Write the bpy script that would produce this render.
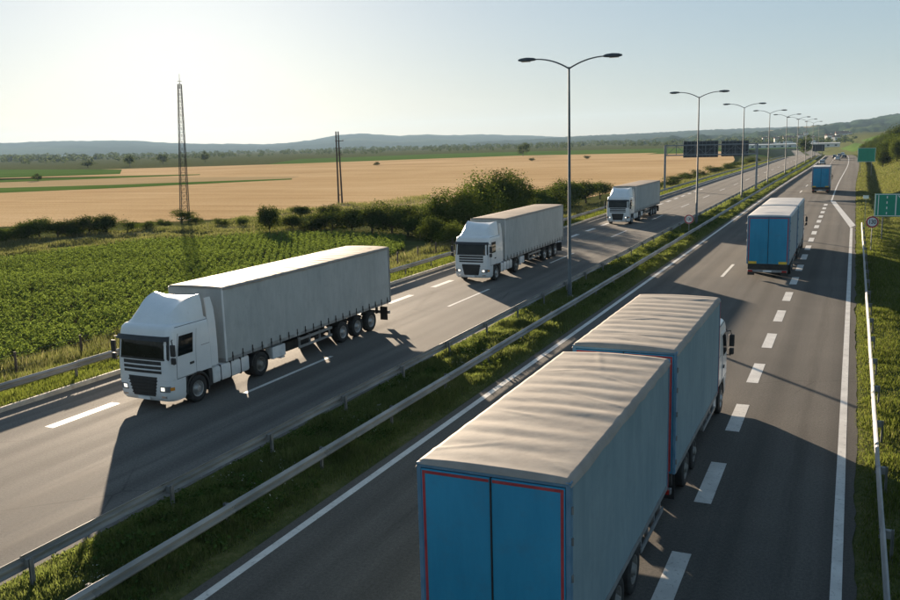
import bpy, bmesh, math, random
import numpy as np
from mathutils import Vector, Matrix

for _o in list(bpy.data.objects): bpy.data.objects.remove(_o)
sc = bpy.context.scene
COL = sc.collection
R = math.radians
rng = np.random.default_rng(7)
random.seed(7)

# ------------------------------------------------------------------ camera
FPX, CH, YAW, PIT, ROLL = 873.2, 9.06, 0.4329, 0.1767, -0.0275      # focal length in photo pixels, height, angles
_F = np.array([-math.sin(YAW)*math.cos(PIT), math.cos(YAW)*math.cos(PIT), -math.sin(PIT)])
_R0 = np.array([math.cos(YAW), math.sin(YAW), 0.0]); _U0 = np.cross(_R0, _F)
_Rt = _R0*math.cos(ROLL)+_U0*math.sin(ROLL); _Up = _U0*math.cos(ROLL)-_R0*math.sin(ROLL)
CAMP = np.array([0, 0, CH])
cam = bpy.data.cameras.new('camera'); camo = bpy.data.objects.new('camera', cam); COL.objects.link(camo)
cam.sensor_width = 36; cam.lens = FPX/900*36; cam.clip_start = 0.1; cam.clip_end = 40000
camo.matrix_world = Matrix(((_Rt[0], _Up[0], -_F[0], 0), (_Rt[1], _Up[1], -_F[1], 0), (_Rt[2], _Up[2], -_F[2], CH), (0, 0, 0, 1)))
sc.camera = camo

# ------------------------------------------------------------------ sky, sun, exposure
SUN_EL, SUN_AZ = R(9.0), R(41.5)          # azimuth measured from +Y towards -X
w = bpy.data.worlds.new('World'); sc.world = w; w.use_nodes = True
nt = w.node_tree; bg = nt.nodes['Background']
sky = nt.nodes.new('ShaderNodeTexSky'); sky.sky_type = 'NISHITA'; sky.sun_disc = False
sky.sun_elevation = SUN_EL; sky.sun_rotation = -SUN_AZ
sky.air_density = 1.15; sky.dust_density = 0.8; sky.ozone_density = 5.2; sky.altitude = 100
soft = nt.nodes.new('ShaderNodeGamma'); soft.inputs[1].default_value = 0.44      # veiled air: evens the sky's range, same everywhere
nt.links.new(sky.outputs[0], soft.inputs[0]); nt.links.new(soft.outputs[0], bg.inputs[0]); bg.inputs[1].default_value = 0.082
sl = bpy.data.lights.new('sun', 'SUN'); sl.energy = 5.0; sl.angle = R(0.6); sl.color = (1.0, 0.81, 0.60)
so = bpy.data.objects.new('sun', sl); COL.objects.link(so)
SUND = Vector((-math.sin(SUN_AZ)*math.cos(SUN_EL), math.cos(SUN_AZ)*math.cos(SUN_EL), math.sin(SUN_EL)))
so.rotation_euler = SUND.to_track_quat('Z', 'Y').to_euler(); so.location = (0, 0, 60)
vs = sc.view_settings
vs.view_transform = 'Standard'; vs.look = 'None'; vs.gamma = 1.0; vs.exposure = 1.92; vs.use_curve_mapping = False
sc.cycles.use_denoising = True
sc.cycles.max_bounces = 6; sc.cycles.diffuse_bounces = 3; sc.cycles.glossy_bounces = 3
sc.cycles.transmission_bounces = 3; sc.cycles.volume_bounces = 0; sc.cycles.transparent_max_bounces = 6
sc.cycles.sample_clamp_indirect = 6

# ------------------------------------------------------------------ pixel -> place
def ray(x, y):
    d = _F*FPX+_Rt*(x-450)-_Up*(y-300); return d/np.linalg.norm(d)
def gz(x, y, z=0.0):
    d = ray(x, y); t = (z-CH)/d[2]; return CAMP+d*t
def sstep(a, b, v):
    t = np.clip((np.asarray(v, float)-a)/(b-a), 0, 1); return t*t*(3-2*t)
def off(y):
    y = np.asarray(y, float); return np.where(y > 150, sstep(150, 290, y)-0.6e-4*(np.clip(y, 290, 900)-290)**2-np.maximum(y-900, 0)*.073, 0.0)
def drop(y):
    y = np.asarray(y, float); return np.where(y > 300, -np.minimum(.5*((y-300)/100)**2, 14.0), 0.0)     # the road goes over a crest and down
def ang(y): return math.atan2(float(off(y+.5)-off(y-.5)), 1.0)
def vnoise(x, y, seed=0):
    x = np.asarray(x, float); y = np.asarray(y, float)
    xi = np.floor(x).astype(np.int64); yi = np.floor(y).astype(np.int64); xf = x-xi; yf = y-yi
    def h(a, b):
        n = (a*374761393+b*668265263+seed*974711) & 0x7fffffff
        n = ((n ^ (n >> 13))*1274126177) & 0x7fffffff
        return ((n ^ (n >> 16)) & 0xffff)/65535.0
    u = xf*xf*(3-2*xf); v = yf*yf*(3-2*yf)
    return (h(xi, yi)*(1-u)+h(xi+1, yi)*u)*(1-v)+(h(xi, yi+1)*(1-u)+h(xi+1, yi+1)*u)*v

def ground_z(X, Y):
    """height of the land; the road plane is z = 0"""
    X = np.asarray(X, float); Y = np.asarray(Y, float); x = X-off(Y)
    z = np.full(np.broadcast(x, Y).shape, -0.06)
    left = np.interp(x, [-60, -37, -33, -29, -27.7, -27.5], [-1.0, -1.0, -0.55, -0.05, 0.06, -0.06])
    med = np.interp(x, [-16.3, -16.1, -14.4, -12.5, -12.2], [-0.06, 0.03, 0.10, 0.03, -0.06])
    k = sstep(96, 130, Y)
    rn = np.interp(x, [0.35, 0.6, 2.0, 5, 12, 60], [-0.06, 0.02, 0.0, -0.5, -0.3, 1.5])
    rf = np.interp(x, [0.35, 0.6, 2.0, 3.6, 5.0, 9, 16, 40, 120], [-0.06, 0.02, 0.05, -0.75, -0.3, 1.6, 3.2, 6, 10])
    right = rn*(1-k)+rf*k
    return np.where(x < -27.5, left, np.where(x < -12.2, med, np.where(x > 0.35, right, z)))+drop(Y)*sstep(-80, -31, x)*(1-sstep(3, 70, x))

# ------------------------------------------------------------------ mesh helpers
def link(o, parent=None):
    COL.objects.link(o)
    if parent is not None: o.parent = parent
    return o
def tag(o, label=None, cat=None, group=None, kind=None):
    if label: o['label'] = label
    if cat: o['category'] = cat
    if group: o['group'] = group
    if kind: o['kind'] = kind
    return o
def empty(name, loc=(0, 0, 0), rz=0.0):
    o = bpy.data.objects.new(name, None); COL.objects.link(o); o.location = loc; o.rotation_euler = (0, 0, rz); o.empty_display_size = .2
    return o
def np_mesh(name, V, Fc, mat, parent=None, smooth=False):
    """V (n,3), Fc (m,k) of equal-sized faces"""
    V = np.asarray(V, np.float32); Fc = np.asarray(Fc, np.int32); k = Fc.shape[1]
    me = bpy.data.meshes.new(name); me.vertices.add(len(V)); me.vertices.foreach_set('co', V.ravel())
    me.loops.add(Fc.size); me.loops.foreach_set('vertex_index', Fc.ravel())
    me.polygons.add(len(Fc)); me.polygons.foreach_set('loop_start', np.arange(0, Fc.size, k, dtype=np.int32))
    me.polygons.foreach_set('loop_total', np.full(len(Fc), k, np.int32))
    if smooth: me.polygons.foreach_set('use_smooth', np.ones(len(Fc), bool))
    me.update(calc_edges=True); me.materials.append(mat)
    return link(bpy.data.objects.new(name, me), parent)
def grid_faces(nu, nv):
    i, j = np.meshgrid(np.arange(nu-1), np.arange(nv-1), indexing='ij'); a = (i*nv+j).ravel()
    return np.stack([a, a+nv, a+nv+1, a+1], 1)

class MB:
    def __init__(s): s.v = []; s.f = []
    def add(s, vs_, fs): 
        b = len(s.v); s.v += [tuple(map(float, q)) for q in vs_]; s.f += [tuple(b+i for i in f) for f in fs]; return s
    def box(s, x0, x1, y0, y1, z0, z1, bev=0.0):
        if bev:
            b = min(bev, (x1-x0)*.45, (y1-y0)*.45, (z1-z0)*.45)
            bm = bmesh.new(); bmesh.ops.create_cube(bm, size=1)
            for q in bm.verts: q.co = ((x0+x1)/2+q.co.x*(x1-x0), (y0+y1)/2+q.co.y*(y1-y0), (z0+z1)/2+q.co.z*(z1-z0))
            bmesh.ops.bevel(bm, geom=bm.edges[:], offset=b, segments=2, affect='EDGES', profile=.5)
            bm.verts.index_update(); s.add([q.co[:] for q in bm.verts], [[q.index for q in f.verts] for f in bm.faces]); bm.free(); return s
        return s.add([(x0, y0, z0), (x1, y0, z0), (x1, y1, z0), (x0, y1, z0), (x0, y0, z1), (x1, y0, z1), (x1, y1, z1), (x0, y1, z1)],
                     [(0, 3, 2, 1), (4, 5, 6, 7), (0, 1, 5, 4), (1, 2, 6, 5), (2, 3, 7, 6), (3, 0, 4, 7)])
    def tube(s, pts, r, n=8):
        pts = [Vector(q) for q in pts]; rs = r if isinstance(r, (list, tuple)) else [r]*len(pts); V = []; Fs = []
        for i, q in enumerate(pts):
            d = (pts[min(i+1, len(pts)-1)]-pts[max(i-1, 0)]).normalized()
            a = Vector((0, 0, 1)) if abs(d.z) < .9 else Vector((1, 0, 0))
            u = d.cross(a).normalized(); v = d.cross(u)
            for k in range(n):
                t = 2*math.pi*k/n; V.append(q+u*math.cos(t)*rs[i]+v*math.sin(t)*rs[i])
        m = len(pts)
        for i in range(m-1):
            for k in range(n): Fs.append((i*n+k, i*n+(k+1) % n, (i+1)*n+(k+1) % n, (i+1)*n+k))
        Fs.append(tuple(range(n-1, -1, -1))); Fs.append(tuple((m-1)*n+k for k in range(n)))
        return s.add(V, Fs)
    def extrude(s, prof, axis, a, b):
        """closed 2-D profile pushed along an axis; prof gives the two other coordinates in order"""
        def P(q, t): return {'x': (t, q[0], q[1]), 'y': (q[0], t, q[1]), 'z': (q[0], q[1], t)}[axis]
        n = len(prof); V = [P(q, a) for q in prof]+[P(q, b) for q in prof]
        return s.add(V, [(i, (i+1) % n, n+(i+1) % n, n+i) for i in range(n)]+[tuple(range(n-1, -1, -1)), tuple(range(n, 2*n))])
    def lathe(s, prof, c=(0, 0, 0), n=24, axis='x'):
        """prof: (along axis, radius) list"""
        V = []; Fs = []
        for a, r in prof:
            for k in range(n):
                t = 2*math.pi*k/n
                p = (a, r*math.cos(t), r*math.sin(t)) if axis == 'x' else ((r*math.cos(t), a, r*math.sin(t)) if axis == 'y' else (r*math.cos(t), r*math.sin(t), a))
                V.append((p[0]+c[0], p[1]+c[1], p[2]+c[2]))
        for i in range(len(prof)-1):
            for k in range(n): Fs.append((i*n+k, i*n+(k+1) % n, (i+1)*n+(k+1) % n, (i+1)*n+k))
        return s.add(V, Fs)
    def mesh(s, name, mat, smooth=False):
        me = bpy.data.meshes.new(name); me.from_pydata(s.v, [], s.f); me.update()
        bm = bmesh.new(); bm.from_mesh(me); bmesh.ops.recalc_face_normals(bm, faces=bm.faces); bm.to_mesh(me); bm.free()
        if smooth:
            me.polygons.foreach_set('use_smooth', np.ones(len(me.polygons), bool))
            try: me.set_sharp_from_angle(angle=R(38))
            except Exception: pass
        me.materials.append(mat); return me
    def build(s, name, mat, parent=None, smooth=False):
        return link(bpy.data.objects.new(name, s.mesh(name, mat, smooth)), parent)
def copy_tree(o, parent=None):
    c = o.copy(); COL.objects.link(c)
    if parent is not None: c.parent = parent
    for ch in o.children: copy_tree(ch, c)
    return c

# ------------------------------------------------------------------ materials
def lin(h):
    h = h.lstrip('#'); c = [int(h[i:i+2], 16)/255 for i in (0, 2, 4)]
    return tuple(((q+.055)/1.055)**2.4 if q > .04045 else q/12.92 for q in c)
class NT:
    def __init__(s, name):
        s.m = bpy.data.materials.new(name); s.m.use_nodes = True; s.t = s.m.node_tree; s.b = s.t.nodes['Principled BSDF']; s.o = s.t.nodes['Material Output']
    def n(s, typ, **kw):
        q = s.t.nodes.new(typ)
        for k, v in kw.items(): setattr(q, k, v)
        return q
    def l(s, a, b): s.t.links.new(a, b)
    def coord(s, scale=(1, 1, 1), kind='Object', rot=(0, 0, 0)):
        tc = s.n('ShaderNodeTexCoord'); mp = s.n('ShaderNodeMapping'); mp.inputs['Scale'].default_value = scale; mp.inputs['Rotation'].default_value = rot
        s.l(tc.outputs[kind], mp.inputs[0]); return mp.outputs[0]
    def noise(s, vec, scale, detail=4, rough=.55, dist=0):
        q = s.n('ShaderNodeTexNoise'); q.inputs['Scale'].default_value = scale; q.inputs['Detail'].default_value = detail
        q.inputs['Roughness'].default_value = rough; q.inputs['Distortion'].default_value = dist; s.l(vec, q.inputs['Vector']); return q.outputs['Fac']
    def ramp(s, fac, stops, interp='LINEAR'):
        q = s.n('ShaderNodeValToRGB'); q.color_ramp.interpolation = interp; e = q.color_ramp.elements
        while len(e) < len(stops): e.new(.5)
        for el, (p, c) in zip(e, stops): el.position = p; el.color = (*c, 1) if len(c) == 3 else c
        s.l(fac, q.inputs[0]); return q.outputs[0]
    def mix(s, fac, a, b, mode='MIX'):
        q = s.n('ShaderNodeMix', data_type='RGBA', blend_type=mode)
        for i, v in ((0, fac), (6, a), (7, b)):
            if isinstance(v, (int, float)): q.inputs[i].default_value = v
            elif isinstance(v, tuple): q.inputs[i].default_value = (*v, 1)
            else: s.l(v, q.inputs[i])
        return q.outputs[2]
    def bump(s, h, strength=.3, dist=.02):
        q = s.n('ShaderNodeBump'); q.inputs['Strength'].default_value = strength; q.inputs['Distance'].default_value = dist
        s.l(h, q.inputs['Height']); s.l(q.outputs[0], s.b.inputs['Normal'])
    def col(s, c):
        if isinstance(c, tuple): s.b.inputs['Base Color'].default_value = (*c, 1)
        else: s.l(c, s.b.inputs['Base Color'])
    def rough(s, r):
        if isinstance(r, (int, float)): s.b.inputs['Roughness'].default_value = r
        else: s.l(r, s.b.inputs['Roughness'])
def two(name, c1, c2, scale=3, rough=.6, metal=0.0, bump=0, bscale=30, stretch=(1, 1, 1), lo=.35, hi=.65, spec=.5, coat=0):
    m = NT(name); v = m.coord(stretch); f = m.noise(v, scale, 5)
    m.col(m.ramp(f, [(lo, c1), (hi, c2)])); m.rough(rough); m.b.inputs['Metallic'].default_value = metal
    m.b.inputs['Specular IOR Level'].default_value = spec
    if coat: m.b.inputs['Coat Weight'].default_value = coat; m.b.inputs['Coat Roughness'].default_value = .08
    if bump: m.bump(m.noise(v, bscale, 4), bump, .02)
    return m.m

def mat_asphalt(name, dark, light, x0, lane):
    m = NT(name); v = m.coord(); vs_ = m.coord((1.0, 0.012, 1)); big = m.noise(v, .16, 5, .6); streak = m.noise(vs_, 1.3, 4); fine = m.noise(v, 26, 3); grit = m.noise(v, 85, 2)
    c = m.ramp(m.mix(.5, big, streak), [(.36, dark), (.64, light)])
    c = m.mix(.8, c, m.ramp(grit, [(.36, (.55,)*3), (.66, (1.5,)*3)]), 'MULTIPLY')
    c = m.mix(.9, c, m.ramp(m.noise(v, 14, 3, .8), [(.36, (.78,)*3), (.64, (1.2,)*3)]), 'MULTIPLY')
    sx = m.n('ShaderNodeSeparateXYZ'); m.l(v, sx.inputs[0])
    def math_(op, a_, b_=0.0):
        q = m.n('ShaderNodeMath', operation=op)
        for i, w_ in ((0, a_), (1, b_)):
            if isinstance(w_, (int, float)): q.inputs[i].default_value = w_
            else: m.l(w_, q.inputs[i])
        return q.outputs[0]
    u = math_('FRACT', math_('DIVIDE', math_('SUBTRACT', sx.outputs[0], x0), lane))          # 0..1 across one lane
    tr = math_('ABSOLUTE', math_('SUBTRACT', math_('ABSOLUTE', math_('SUBTRACT', u, .5)), .25))  # distance to a wheel path
    trk = m.ramp(math_('ADD', tr, math_('MULTIPLY', math_('SUBTRACT', streak, .5), .16)), [(.02, (.80,)*3), (.13, (1.06,)*3)])
    c = m.mix(.8, c, trk, 'MULTIPLY')
    oil = m.ramp(math_('ADD', math_('ABSOLUTE', math_('SUBTRACT', u, .5)), math_('MULTIPLY', m.noise(m.coord((1, .05, 1)), 2.2, 5, .7), .35)), [(.16, (.72,)*3), (.24, (1.0,)*3)])
    c = m.mix(.7, c, oil, 'MULTIPLY')
    wv = m.n('ShaderNodeTexVoronoi', feature='DISTANCE_TO_EDGE'); wv.inputs['Scale'].default_value = .16; wob = m.mix(.12, v, m.n('ShaderNodeTexNoise').outputs['Color']); m.l(wob, wv.inputs['Vector'])
    crack = m.ramp(wv.outputs['Distance'], [(.0, (.45,)*3), (.006, (1,)*3)]); keep = m.ramp(m.noise(v, .05, 3), [(.52, (0,)*3), (.60, (.8,)*3)])
    c = m.mix(keep, c, m.mix(1.0, c, crack, 'MULTIPLY'))
    m.col(c); m.rough(m.ramp(streak, [(.3, (.80,)*3), (.7, (.95,)*3)])); m.b.inputs['Specular IOR Level'].default_value = .12
    m.bump(m.mix(.5, fine, grit), .55, .012); return m.m
A_L = mat_asphalt('asphalt_weathered_sunlit', (.105, .098, .089), (.158, .146, .130), -20.5, 3.8)  # weathered grey, with grazing sunlight put into its lighter, browner tone
A_R = mat_asphalt('asphalt_dark', (.080, .074, .067), (.122, .111, .098), -7.52, 4.35)
def mat_paint():
    m = NT('road_paint'); v = m.coord(); wear = m.noise(v, 9, 6, .7); soft = m.noise(v, 1.3, 3)
    m.col(m.mix(m.ramp(wear, [(.56, (0,)*3), (.70, (.75,)*3)]), m.ramp(soft, [(.3, (.50, .48, .45)), (.7, (.66, .64, .60))]), (.12, .11, .10))); m.rough(.6); return m.m
PAINT = mat_paint()
def mat_ground():
    m = NT('verge_soil'); v = m.coord(); a = m.noise(v, .35, 6, .65); b = m.noise(v, 5, 5, .7); far = m.noise(m.coord((.0016, .005, 1), rot=(0, 0, .5)), 1.0, 3)
    near = m.ramp(m.mix(.5, a, b), [(.36, (.050, .062, .024)), (.52, (.092, .100, .038)), (.68, (.165, .145, .070))])
    m.col(near); m.rough(.95); m.b.inputs['Specular IOR Level'].default_value = 0.0; m.bump(b, .8, .08); return m.m
GROUND = mat_ground()
def field_mat(name, c1, c2, c3, row=(.25, .25, 1), rot=0.0, bumpd=.05):
    m = NT(name); v = m.coord(); vr = m.coord(row, rot=(0, 0, rot)); a = m.noise(vr, 1.0, 5, .6); b = m.noise(v, .018, 4); f = m.noise(v, 3.0, 4, .7)
    c = m.ramp(m.mix(.45, m.mix(.5, a, b), f), [(.39, c1), (.5, c2), (.61, c3)])
    m.col(c); m.rough(1.0); m.b.inputs['Specular IOR Level'].default_value = 0.0; m.bump(f, .7, bumpd); return m.m
WHEAT = field_mat('ripe_wheat', (.40, .262, .130), (.53, .365, .195), (.66, .485, .295), (.012, .22, 1), -.55, .12)
STUBBLE = field_mat('pale_stubble', (.34, .25, .13), (.42, .31, .17), (.48, .37, .22), (.01, .1, 1), -.5)
MEADOW = field_mat('green_meadow', (.055, .105, .022), (.085, .145, .032), (.12, .18, .045), (.01, .15, 1), -.5)
CROPSOIL = field_mat('crop_soil', (.030, .030, .014), (.045, .042, .020), (.07, .06, .03), (2, .2, 1), 0)
DRYBANK = field_mat('dry_bank_grass', (.13, .12, .042), (.21, .18, .07), (.29, .24, .11), (.3, .3, 1), 0, .08)
TRACK = field_mat('dirt_track', (.22, .17, .105), (.30, .24, .15), (.36, .29, .19), (.4, .4, 1), 0, .03)

def leaf_mat(name, stops, trans=.35, rough=.55):
    m = NT(name); g = m.n('ShaderNodeNewGeometry'); v = m.coord(); big = m.noise(v, .5, 3)
    c = m.ramp(m.mix(.45, g.outputs['Random Per Island'], big), stops)
    m.col(c); m.rough(rough); m.b.inputs['Specular IOR Level'].default_value = 0.0
    tr = m.n('ShaderNodeBsdfTranslucent'); m.l(m.mix(.35, c, (.30, .36, .04)), tr.inputs[0]); ms = m.n('ShaderNodeMixShader'); ms.inputs[0].default_value = trans
    m.l(m.b.outputs[0], ms.inputs[1]); m.l(tr.outputs[0], ms.inputs[2]); m.l(ms.outputs[0], m.o.inputs[0]); return m.m
LEAF_DARK = leaf_mat('leaves_dark', [(.25, (.016, .034, .012)), (.55, (.030, .058, .018)), (.85, (.052, .085, .026))], .2)
LEAF_MID = leaf_mat('leaves_mid', [(.25, (.024, .050, .014)), (.55, (.046, .086, .022)), (.85, (.080, .125, .034))], .26)
LEAF_OLIVE = leaf_mat('leaves_olive', [(.25, (.036, .060, .016)), (.55, (.070, .102, .026)), (.85, (.120, .145, .042))], .28)
CROP = leaf_mat('crop_leaves', [(.2, (.038, .078, .020)), (.5, (.078, .135, .034)), (.8, (.130, .195, .060))], .4, .65)
GRASS = leaf_mat('grass_blades', [(.2, (.042, .068, .018)), (.5, (.082, .110, .028)), (.72, (.135, .150, .044)), (.95, (.25, .215, .10))], .4)
GRASS_MED = leaf_mat('grass_blades_median', [(.2, (.060, .090, .036)), (.5, (.108, .142, .055)), (.72, (.165, .180, .078)), (.95, (.32, .29, .16))], .5)
DRYGRASS = leaf_mat('dry_grass_blades', [(.2, (.080, .090, .036)), (.5, (.16, .152, .075)), (.8, (.27, .235, .135))], .3)
FLOWER = two('flower_petals', (.62, .62, .55), (.80, .80, .74), 3, .7)
BARK = two('bark', (.05, .038, .026), (.10, .078, .055), 6, .9, bump=.5)
GALV = two('galvanised_steel', (.21, .22, .22), (.36, .36, .35), 2.6, .55, .4, stretch=(1, .25, 1))
GALV_DULL = two('galvanised_steel_dull', (.15, .155, .155), (.26, .26, .25), 4, .65, .3)
POLE = two('lamp_pole_steel', (.070, .085, .095), (.11, .13, .14), 2, .6, .15)
LAMPHEAD = two('lamp_head_grey', (.050, .058, .065), (.085, .095, .105), 3, .5)
LAMPGLASS = two('lamp_glass', (.30, .32, .33), (.40, .42, .43), 3, .15)
CONCRETE = two('concrete', (.30, .27, .22), (.44, .40, .33), 2.5, .85, bump=.3, bscale=25)
RUSTSTEEL = two('weathered_lattice_steel', (.040, .040, .042), (.075, .072, .072), 3, .95, 0, spec=.1)
WOODPOLE = two('tarred_wood', (.045, .034, .030), (.085, .066, .055), 4, .85)
SIGNGREEN = two('sign_green', (.003, .235, .150), (.005, .275, .175), 1.5, .45)
SIGNWHITE = two('sign_white', (.74, .75, .74), (.82, .82, .81), 2, .45)
SIGNRED = two('sign_red', (.42, .030, .028), (.52, .045, .04), 2, .45)
SIGNBLACK = two('sign_black', (.012, .012, .014), (.02, .02, .022), 2, .5)
PANELBACK = two('sign_back_dark', (.022, .030, .040), (.040, .050, .062), 1.2, .5, .3)
STRUT = two('panel_back_strut', (.16, .19, .22), (.22, .25, .28), 3, .5, .4)

# truck materials
def mat_white_paint():
    m = NT('cab_white_paint'); v = m.coord(); f = m.noise(v, 1.1, 5); d = m.noise(v, 6, 5, .7)
    c = m.ramp(f, [(.3, (.66, .68, .69)), (.7, (.76, .77, .77))]); c = m.mix(m.ramp(d, [(.58, (0,)*3), (.8, (.35,)*3)]), c, (.46, .45, .42))
    m.col(c); m.rough(.32); m.b.inputs['Coat Weight'].default_value = .5; m.b.inputs['Coat Roughness'].default_value = .1; return m.m
CABWHITE = mat_white_paint()
GLASS = two('tinted_glass', (.006, .008, .008), (.012, .015, .015), 1.5, .05, spec=.28)
BLACKPL = two('black_plastic', (.016, .016, .017), (.030, .030, .031), 5, .55)
CHASSIS = two('chassis_grime', (.018, .017, .016), (.045, .041, .037), 3, .8)
RUBBER = two('tyre_rubber', (.013, .013, .013), (.030, .029, .028), 6, .85)
RIM = two('wheel_rim', (.30, .30, .30), (.45, .45, .44), 5, .45, .5)
RIMDARK = two('wheel_rim_dirty', (.13, .125, .115), (.24, .23, .21), 5, .6, .2)
TANK = two('tank_fairing', (.55, .57, .58), (.70, .71, .71), 2, .4)
CHROME = two('headlight_chrome', (.65, .66, .66), (.8, .8, .8), 2, .12, .9)
PLATE = two('number_plate', (.7, .7, .68), (.78, .78, .76), 2, .5)
TAILRED = two('tail_light_red', (.28, .012, .010), (.40, .02, .016), 4, .25)
AMBER = two('amber_lamp', (.55, .20, .02), (.65, .26, .03), 4, .25)
YELLOW = two('marker_yellow', (.70, .46, .03), (.80, .55, .05), 4, .5)
def lit_lamp():
    m = NT('lit_headlight'); m.col((.8, .8, .76)); m.b.inputs['Emission Color'].default_value = (1, .95, .8, 1); m.b.inputs['Emission Strength'].default_value = 0.3; return m.m
HEADLIT = lit_lamp()
def mat_tarp(name, c1, c2, dirt, rough=.75):
    m = NT(name); v = m.coord(); a = m.noise(v, .55, 5, .6); b = m.noise(m.coord((1, 1, .22)), 3.5, 5, .65); d = m.noise(v, 2.2, 6, .7)
    m.b.inputs['Specular IOR Level'].default_value = .22
    c = m.ramp(m.mix(.5, a, b), [(.34, c1), (.66, c2)]); c = m.mix(m.ramp(d, [(.50, (0,)*3), (.80, (.55,)*3)]), c, dirt)
    m.col(c); m.rough(rough); m.bump(m.noise(v, 7, 4), .12, .02); return m.m
CURT_GREY = mat_tarp('curtain_grey', (.33, .35, .345), (.45, .465, .455), (.24, .255, .25))
CURT_TEAL = mat_tarp('curtain_slate', (.185, .265, .295), (.265, .350, .380), (.15, .205, .225))
CURT_PALE = mat_tarp('curtain_pale_grey', (.34, .36, .37), (.44, .46, .46), (.25, .26, .26))
ROOF_BEIGE = mat_tarp('roof_tarp_beige', (.27, .235, .20), (.36, .32, .275), (.18, .155, .13))
ROOF_SEMI = mat_tarp('roof_tarp_greige', (.26, .205, .16), (.345, .28, .22), (.19, .15, .12))
ROOF_WHITE = mat_tarp('roof_tarp_white', (.52, .50, .48), (.62, .60, .57), (.38, .36, .34))
DOORBLUE = mat_tarp('door_blue', (.026, .235, .390), (.042, .300, .475), (.055, .185, .275), .42)
FRAMEBLUE = two('frame_blue_grey', (.09, .20, .30), (.14, .26, .37), 3, .5)
REDTAPE = two('red_contour_tape', (.34, .035, .045), (.46, .06, .065), 5, .4)
GREYSTEEL = two('trailer_frame_grey', (.20, .21, .215), (.30, .31, .31), 3, .5, .3)
WALLWHITE = two('render_white', (.62, .60, .55), (.74, .72, .68), 1.5, .85)
TILE = two('roof_tiles', (.14, .085, .065), (.20, .12, .09), 3, .95, spec=0)
SHEDROOF = two('shed_roof_white', (.70, .70, .68), (.80, .80, .78), .4, .95, spec=0)


# ================================================================== THE SETTING
def build_ground():
    xs = np.unique(np.concatenate([[-9600, -90, -80, -66, -50, -44, -40, -31, -7000, -5000, -3500, -2500, -1700, -1100, -700, -450, -300, -200, -140, -100, -75], np.arange(-60, -28, 2.0),
        [-37, -33, -29, -28.4, -27.7, -27.5, -27.4, -22, -16.3, -16.1, -15, -14.4, -13.5, -12.5, -12.2, -12.1, -6, .35, .6, 1.2, 2, 2.8, 3.6, 4.3, 5, 6, 7.5, 9, 12, 16, 22, 30, 40, 60, 90, 120, 200, 400, 800, 1500, 3000, 6000, 9600]]))
    ys = np.unique(np.concatenate([[-3000, -1500, -600, -200, -80, -30], np.arange(-10, 130, 5.0), np.arange(130, 700, 10.0), [750, 800, 900, 1000, 1200, 1500, 2000, 2800, 3800, 5000, 7000, 9600]]))
    Xg, Yg = np.meshgrid(xs, ys, indexing='ij'); O = off(Yg)*np.clip(1-np.maximum(np.abs(Xg)-150, 0)/800, 0, 1)
    Z = ground_z(Xg+off(Yg), Yg)
    o = np_mesh('ground', np.stack([Xg+O, Yg, Z], -1).reshape(-1, 3), grid_faces(len(xs), len(ys)), GROUND, smooth=True); tag(o, kind='structure')
build_ground()

def strip(name, xa, xb, y0, y1, z, mat, step=5.0, parent=None, jitter=0.0):
    n = max(2, int(math.ceil((y1-y0)/step))+1); ys = np.linspace(y0, y1, n); o = off(ys)
    ja = (vnoise(ys*.55, ys*0+3, 5)+.6*vnoise(ys*2.3, ys*0+9, 6)-.8)*jitter; zz = z+drop(ys); L = np.stack([xa+o, ys, zz], 1); Rr = np.stack([xb+o+ja, ys, zz], 1)
    V = np.stack([L, Rr], 1).reshape(-1, 3)
    return np_mesh(name, V, grid_faces(n, 2)[:, ::-1], mat, parent)
YEND = 1400
tag(strip('road', -27.45, -16.2, -120, YEND, 0.0, A_L), kind='structure').name = 'road_toward_camera'
tag(strip('road', -12.15, 0.45, -120, YEND, 0.0, A_R, .35, jitter=.12), kind='structure').name = 'road_away_from_camera'
# painted lines, each run or dash its own piece
def marking(name, xa, xb, y0, y1, step=5.0): 
    return tag(strip(name, xa, xb, y0, y1, 0.004, PAINT, step), kind='structure')
marking('edge_line', -11.88, -11.66, -100, 620)
marking('edge_line', -16.85, -16.63, -100, 620)
marking('edge_line', -27.0, -26.8, 165, 620)
marking('edge_line', -0.02, 0.20, -100, 93.2)
marking('edge_line', -2.62, -2.42, 130.1, 620)
def quadmark(name, pts):
    return tag(np_mesh(name, [(x, y, .004) for x, y in pts], [(0, 1, 2, 3)], PAINT), kind='structure')
quadmark('wedge_line', [(-0.02, 93.2), (0.45, 95.8), (-2.05, 130.1), (-2.62, 130.1)])
road_r, road_l = bpy.data.objects['road_away_from_camera'], bpy.data.objects['road_toward_camera']
for k in range(-4, 19):
    y = 16.98+5.913*k
    if y < 127: strip('lane_dash', -3.26, -2.84, y-1.5, y+1.5, .004, PAINT, 5, road_r)
for k in range(-2, 30): strip('lane_dash', -7.62, -7.42, 58.9+18*(k-2), 65.0+18*(k-2), .004, PAINT, 5, road_r)
for k in range(-2, 31): strip('lane_dash', -20.60, -20.42, 25.6+18.5*(k-1), 31.8+18.5*(k-1), .004, PAINT, 5, road_l)
for k in range(-8, 24): strip('lane_dash', -24.50, -24.10, 20.0+6*k, 23.0+6*k, .004, PAINT, 5, road_l)
# kerb along the far shoulder
def kerb():
    ys = np.arange(-60, 420, 5.0); prof = [(-27.62, -.1), (-27.62, .13), (-27.60, .15), (-27.47, .15), (-27.42, .11), (-27.41, -.1)]
    V = np.array([[(x+float(off(y)), y, z+float(drop(y))) for x, z in prof] for y in ys]).reshape(-1, 3)
    tag(np_mesh('kerb', V, grid_faces(len(ys), len(prof)), CONCRETE), kind='structure')
kerb()

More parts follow.
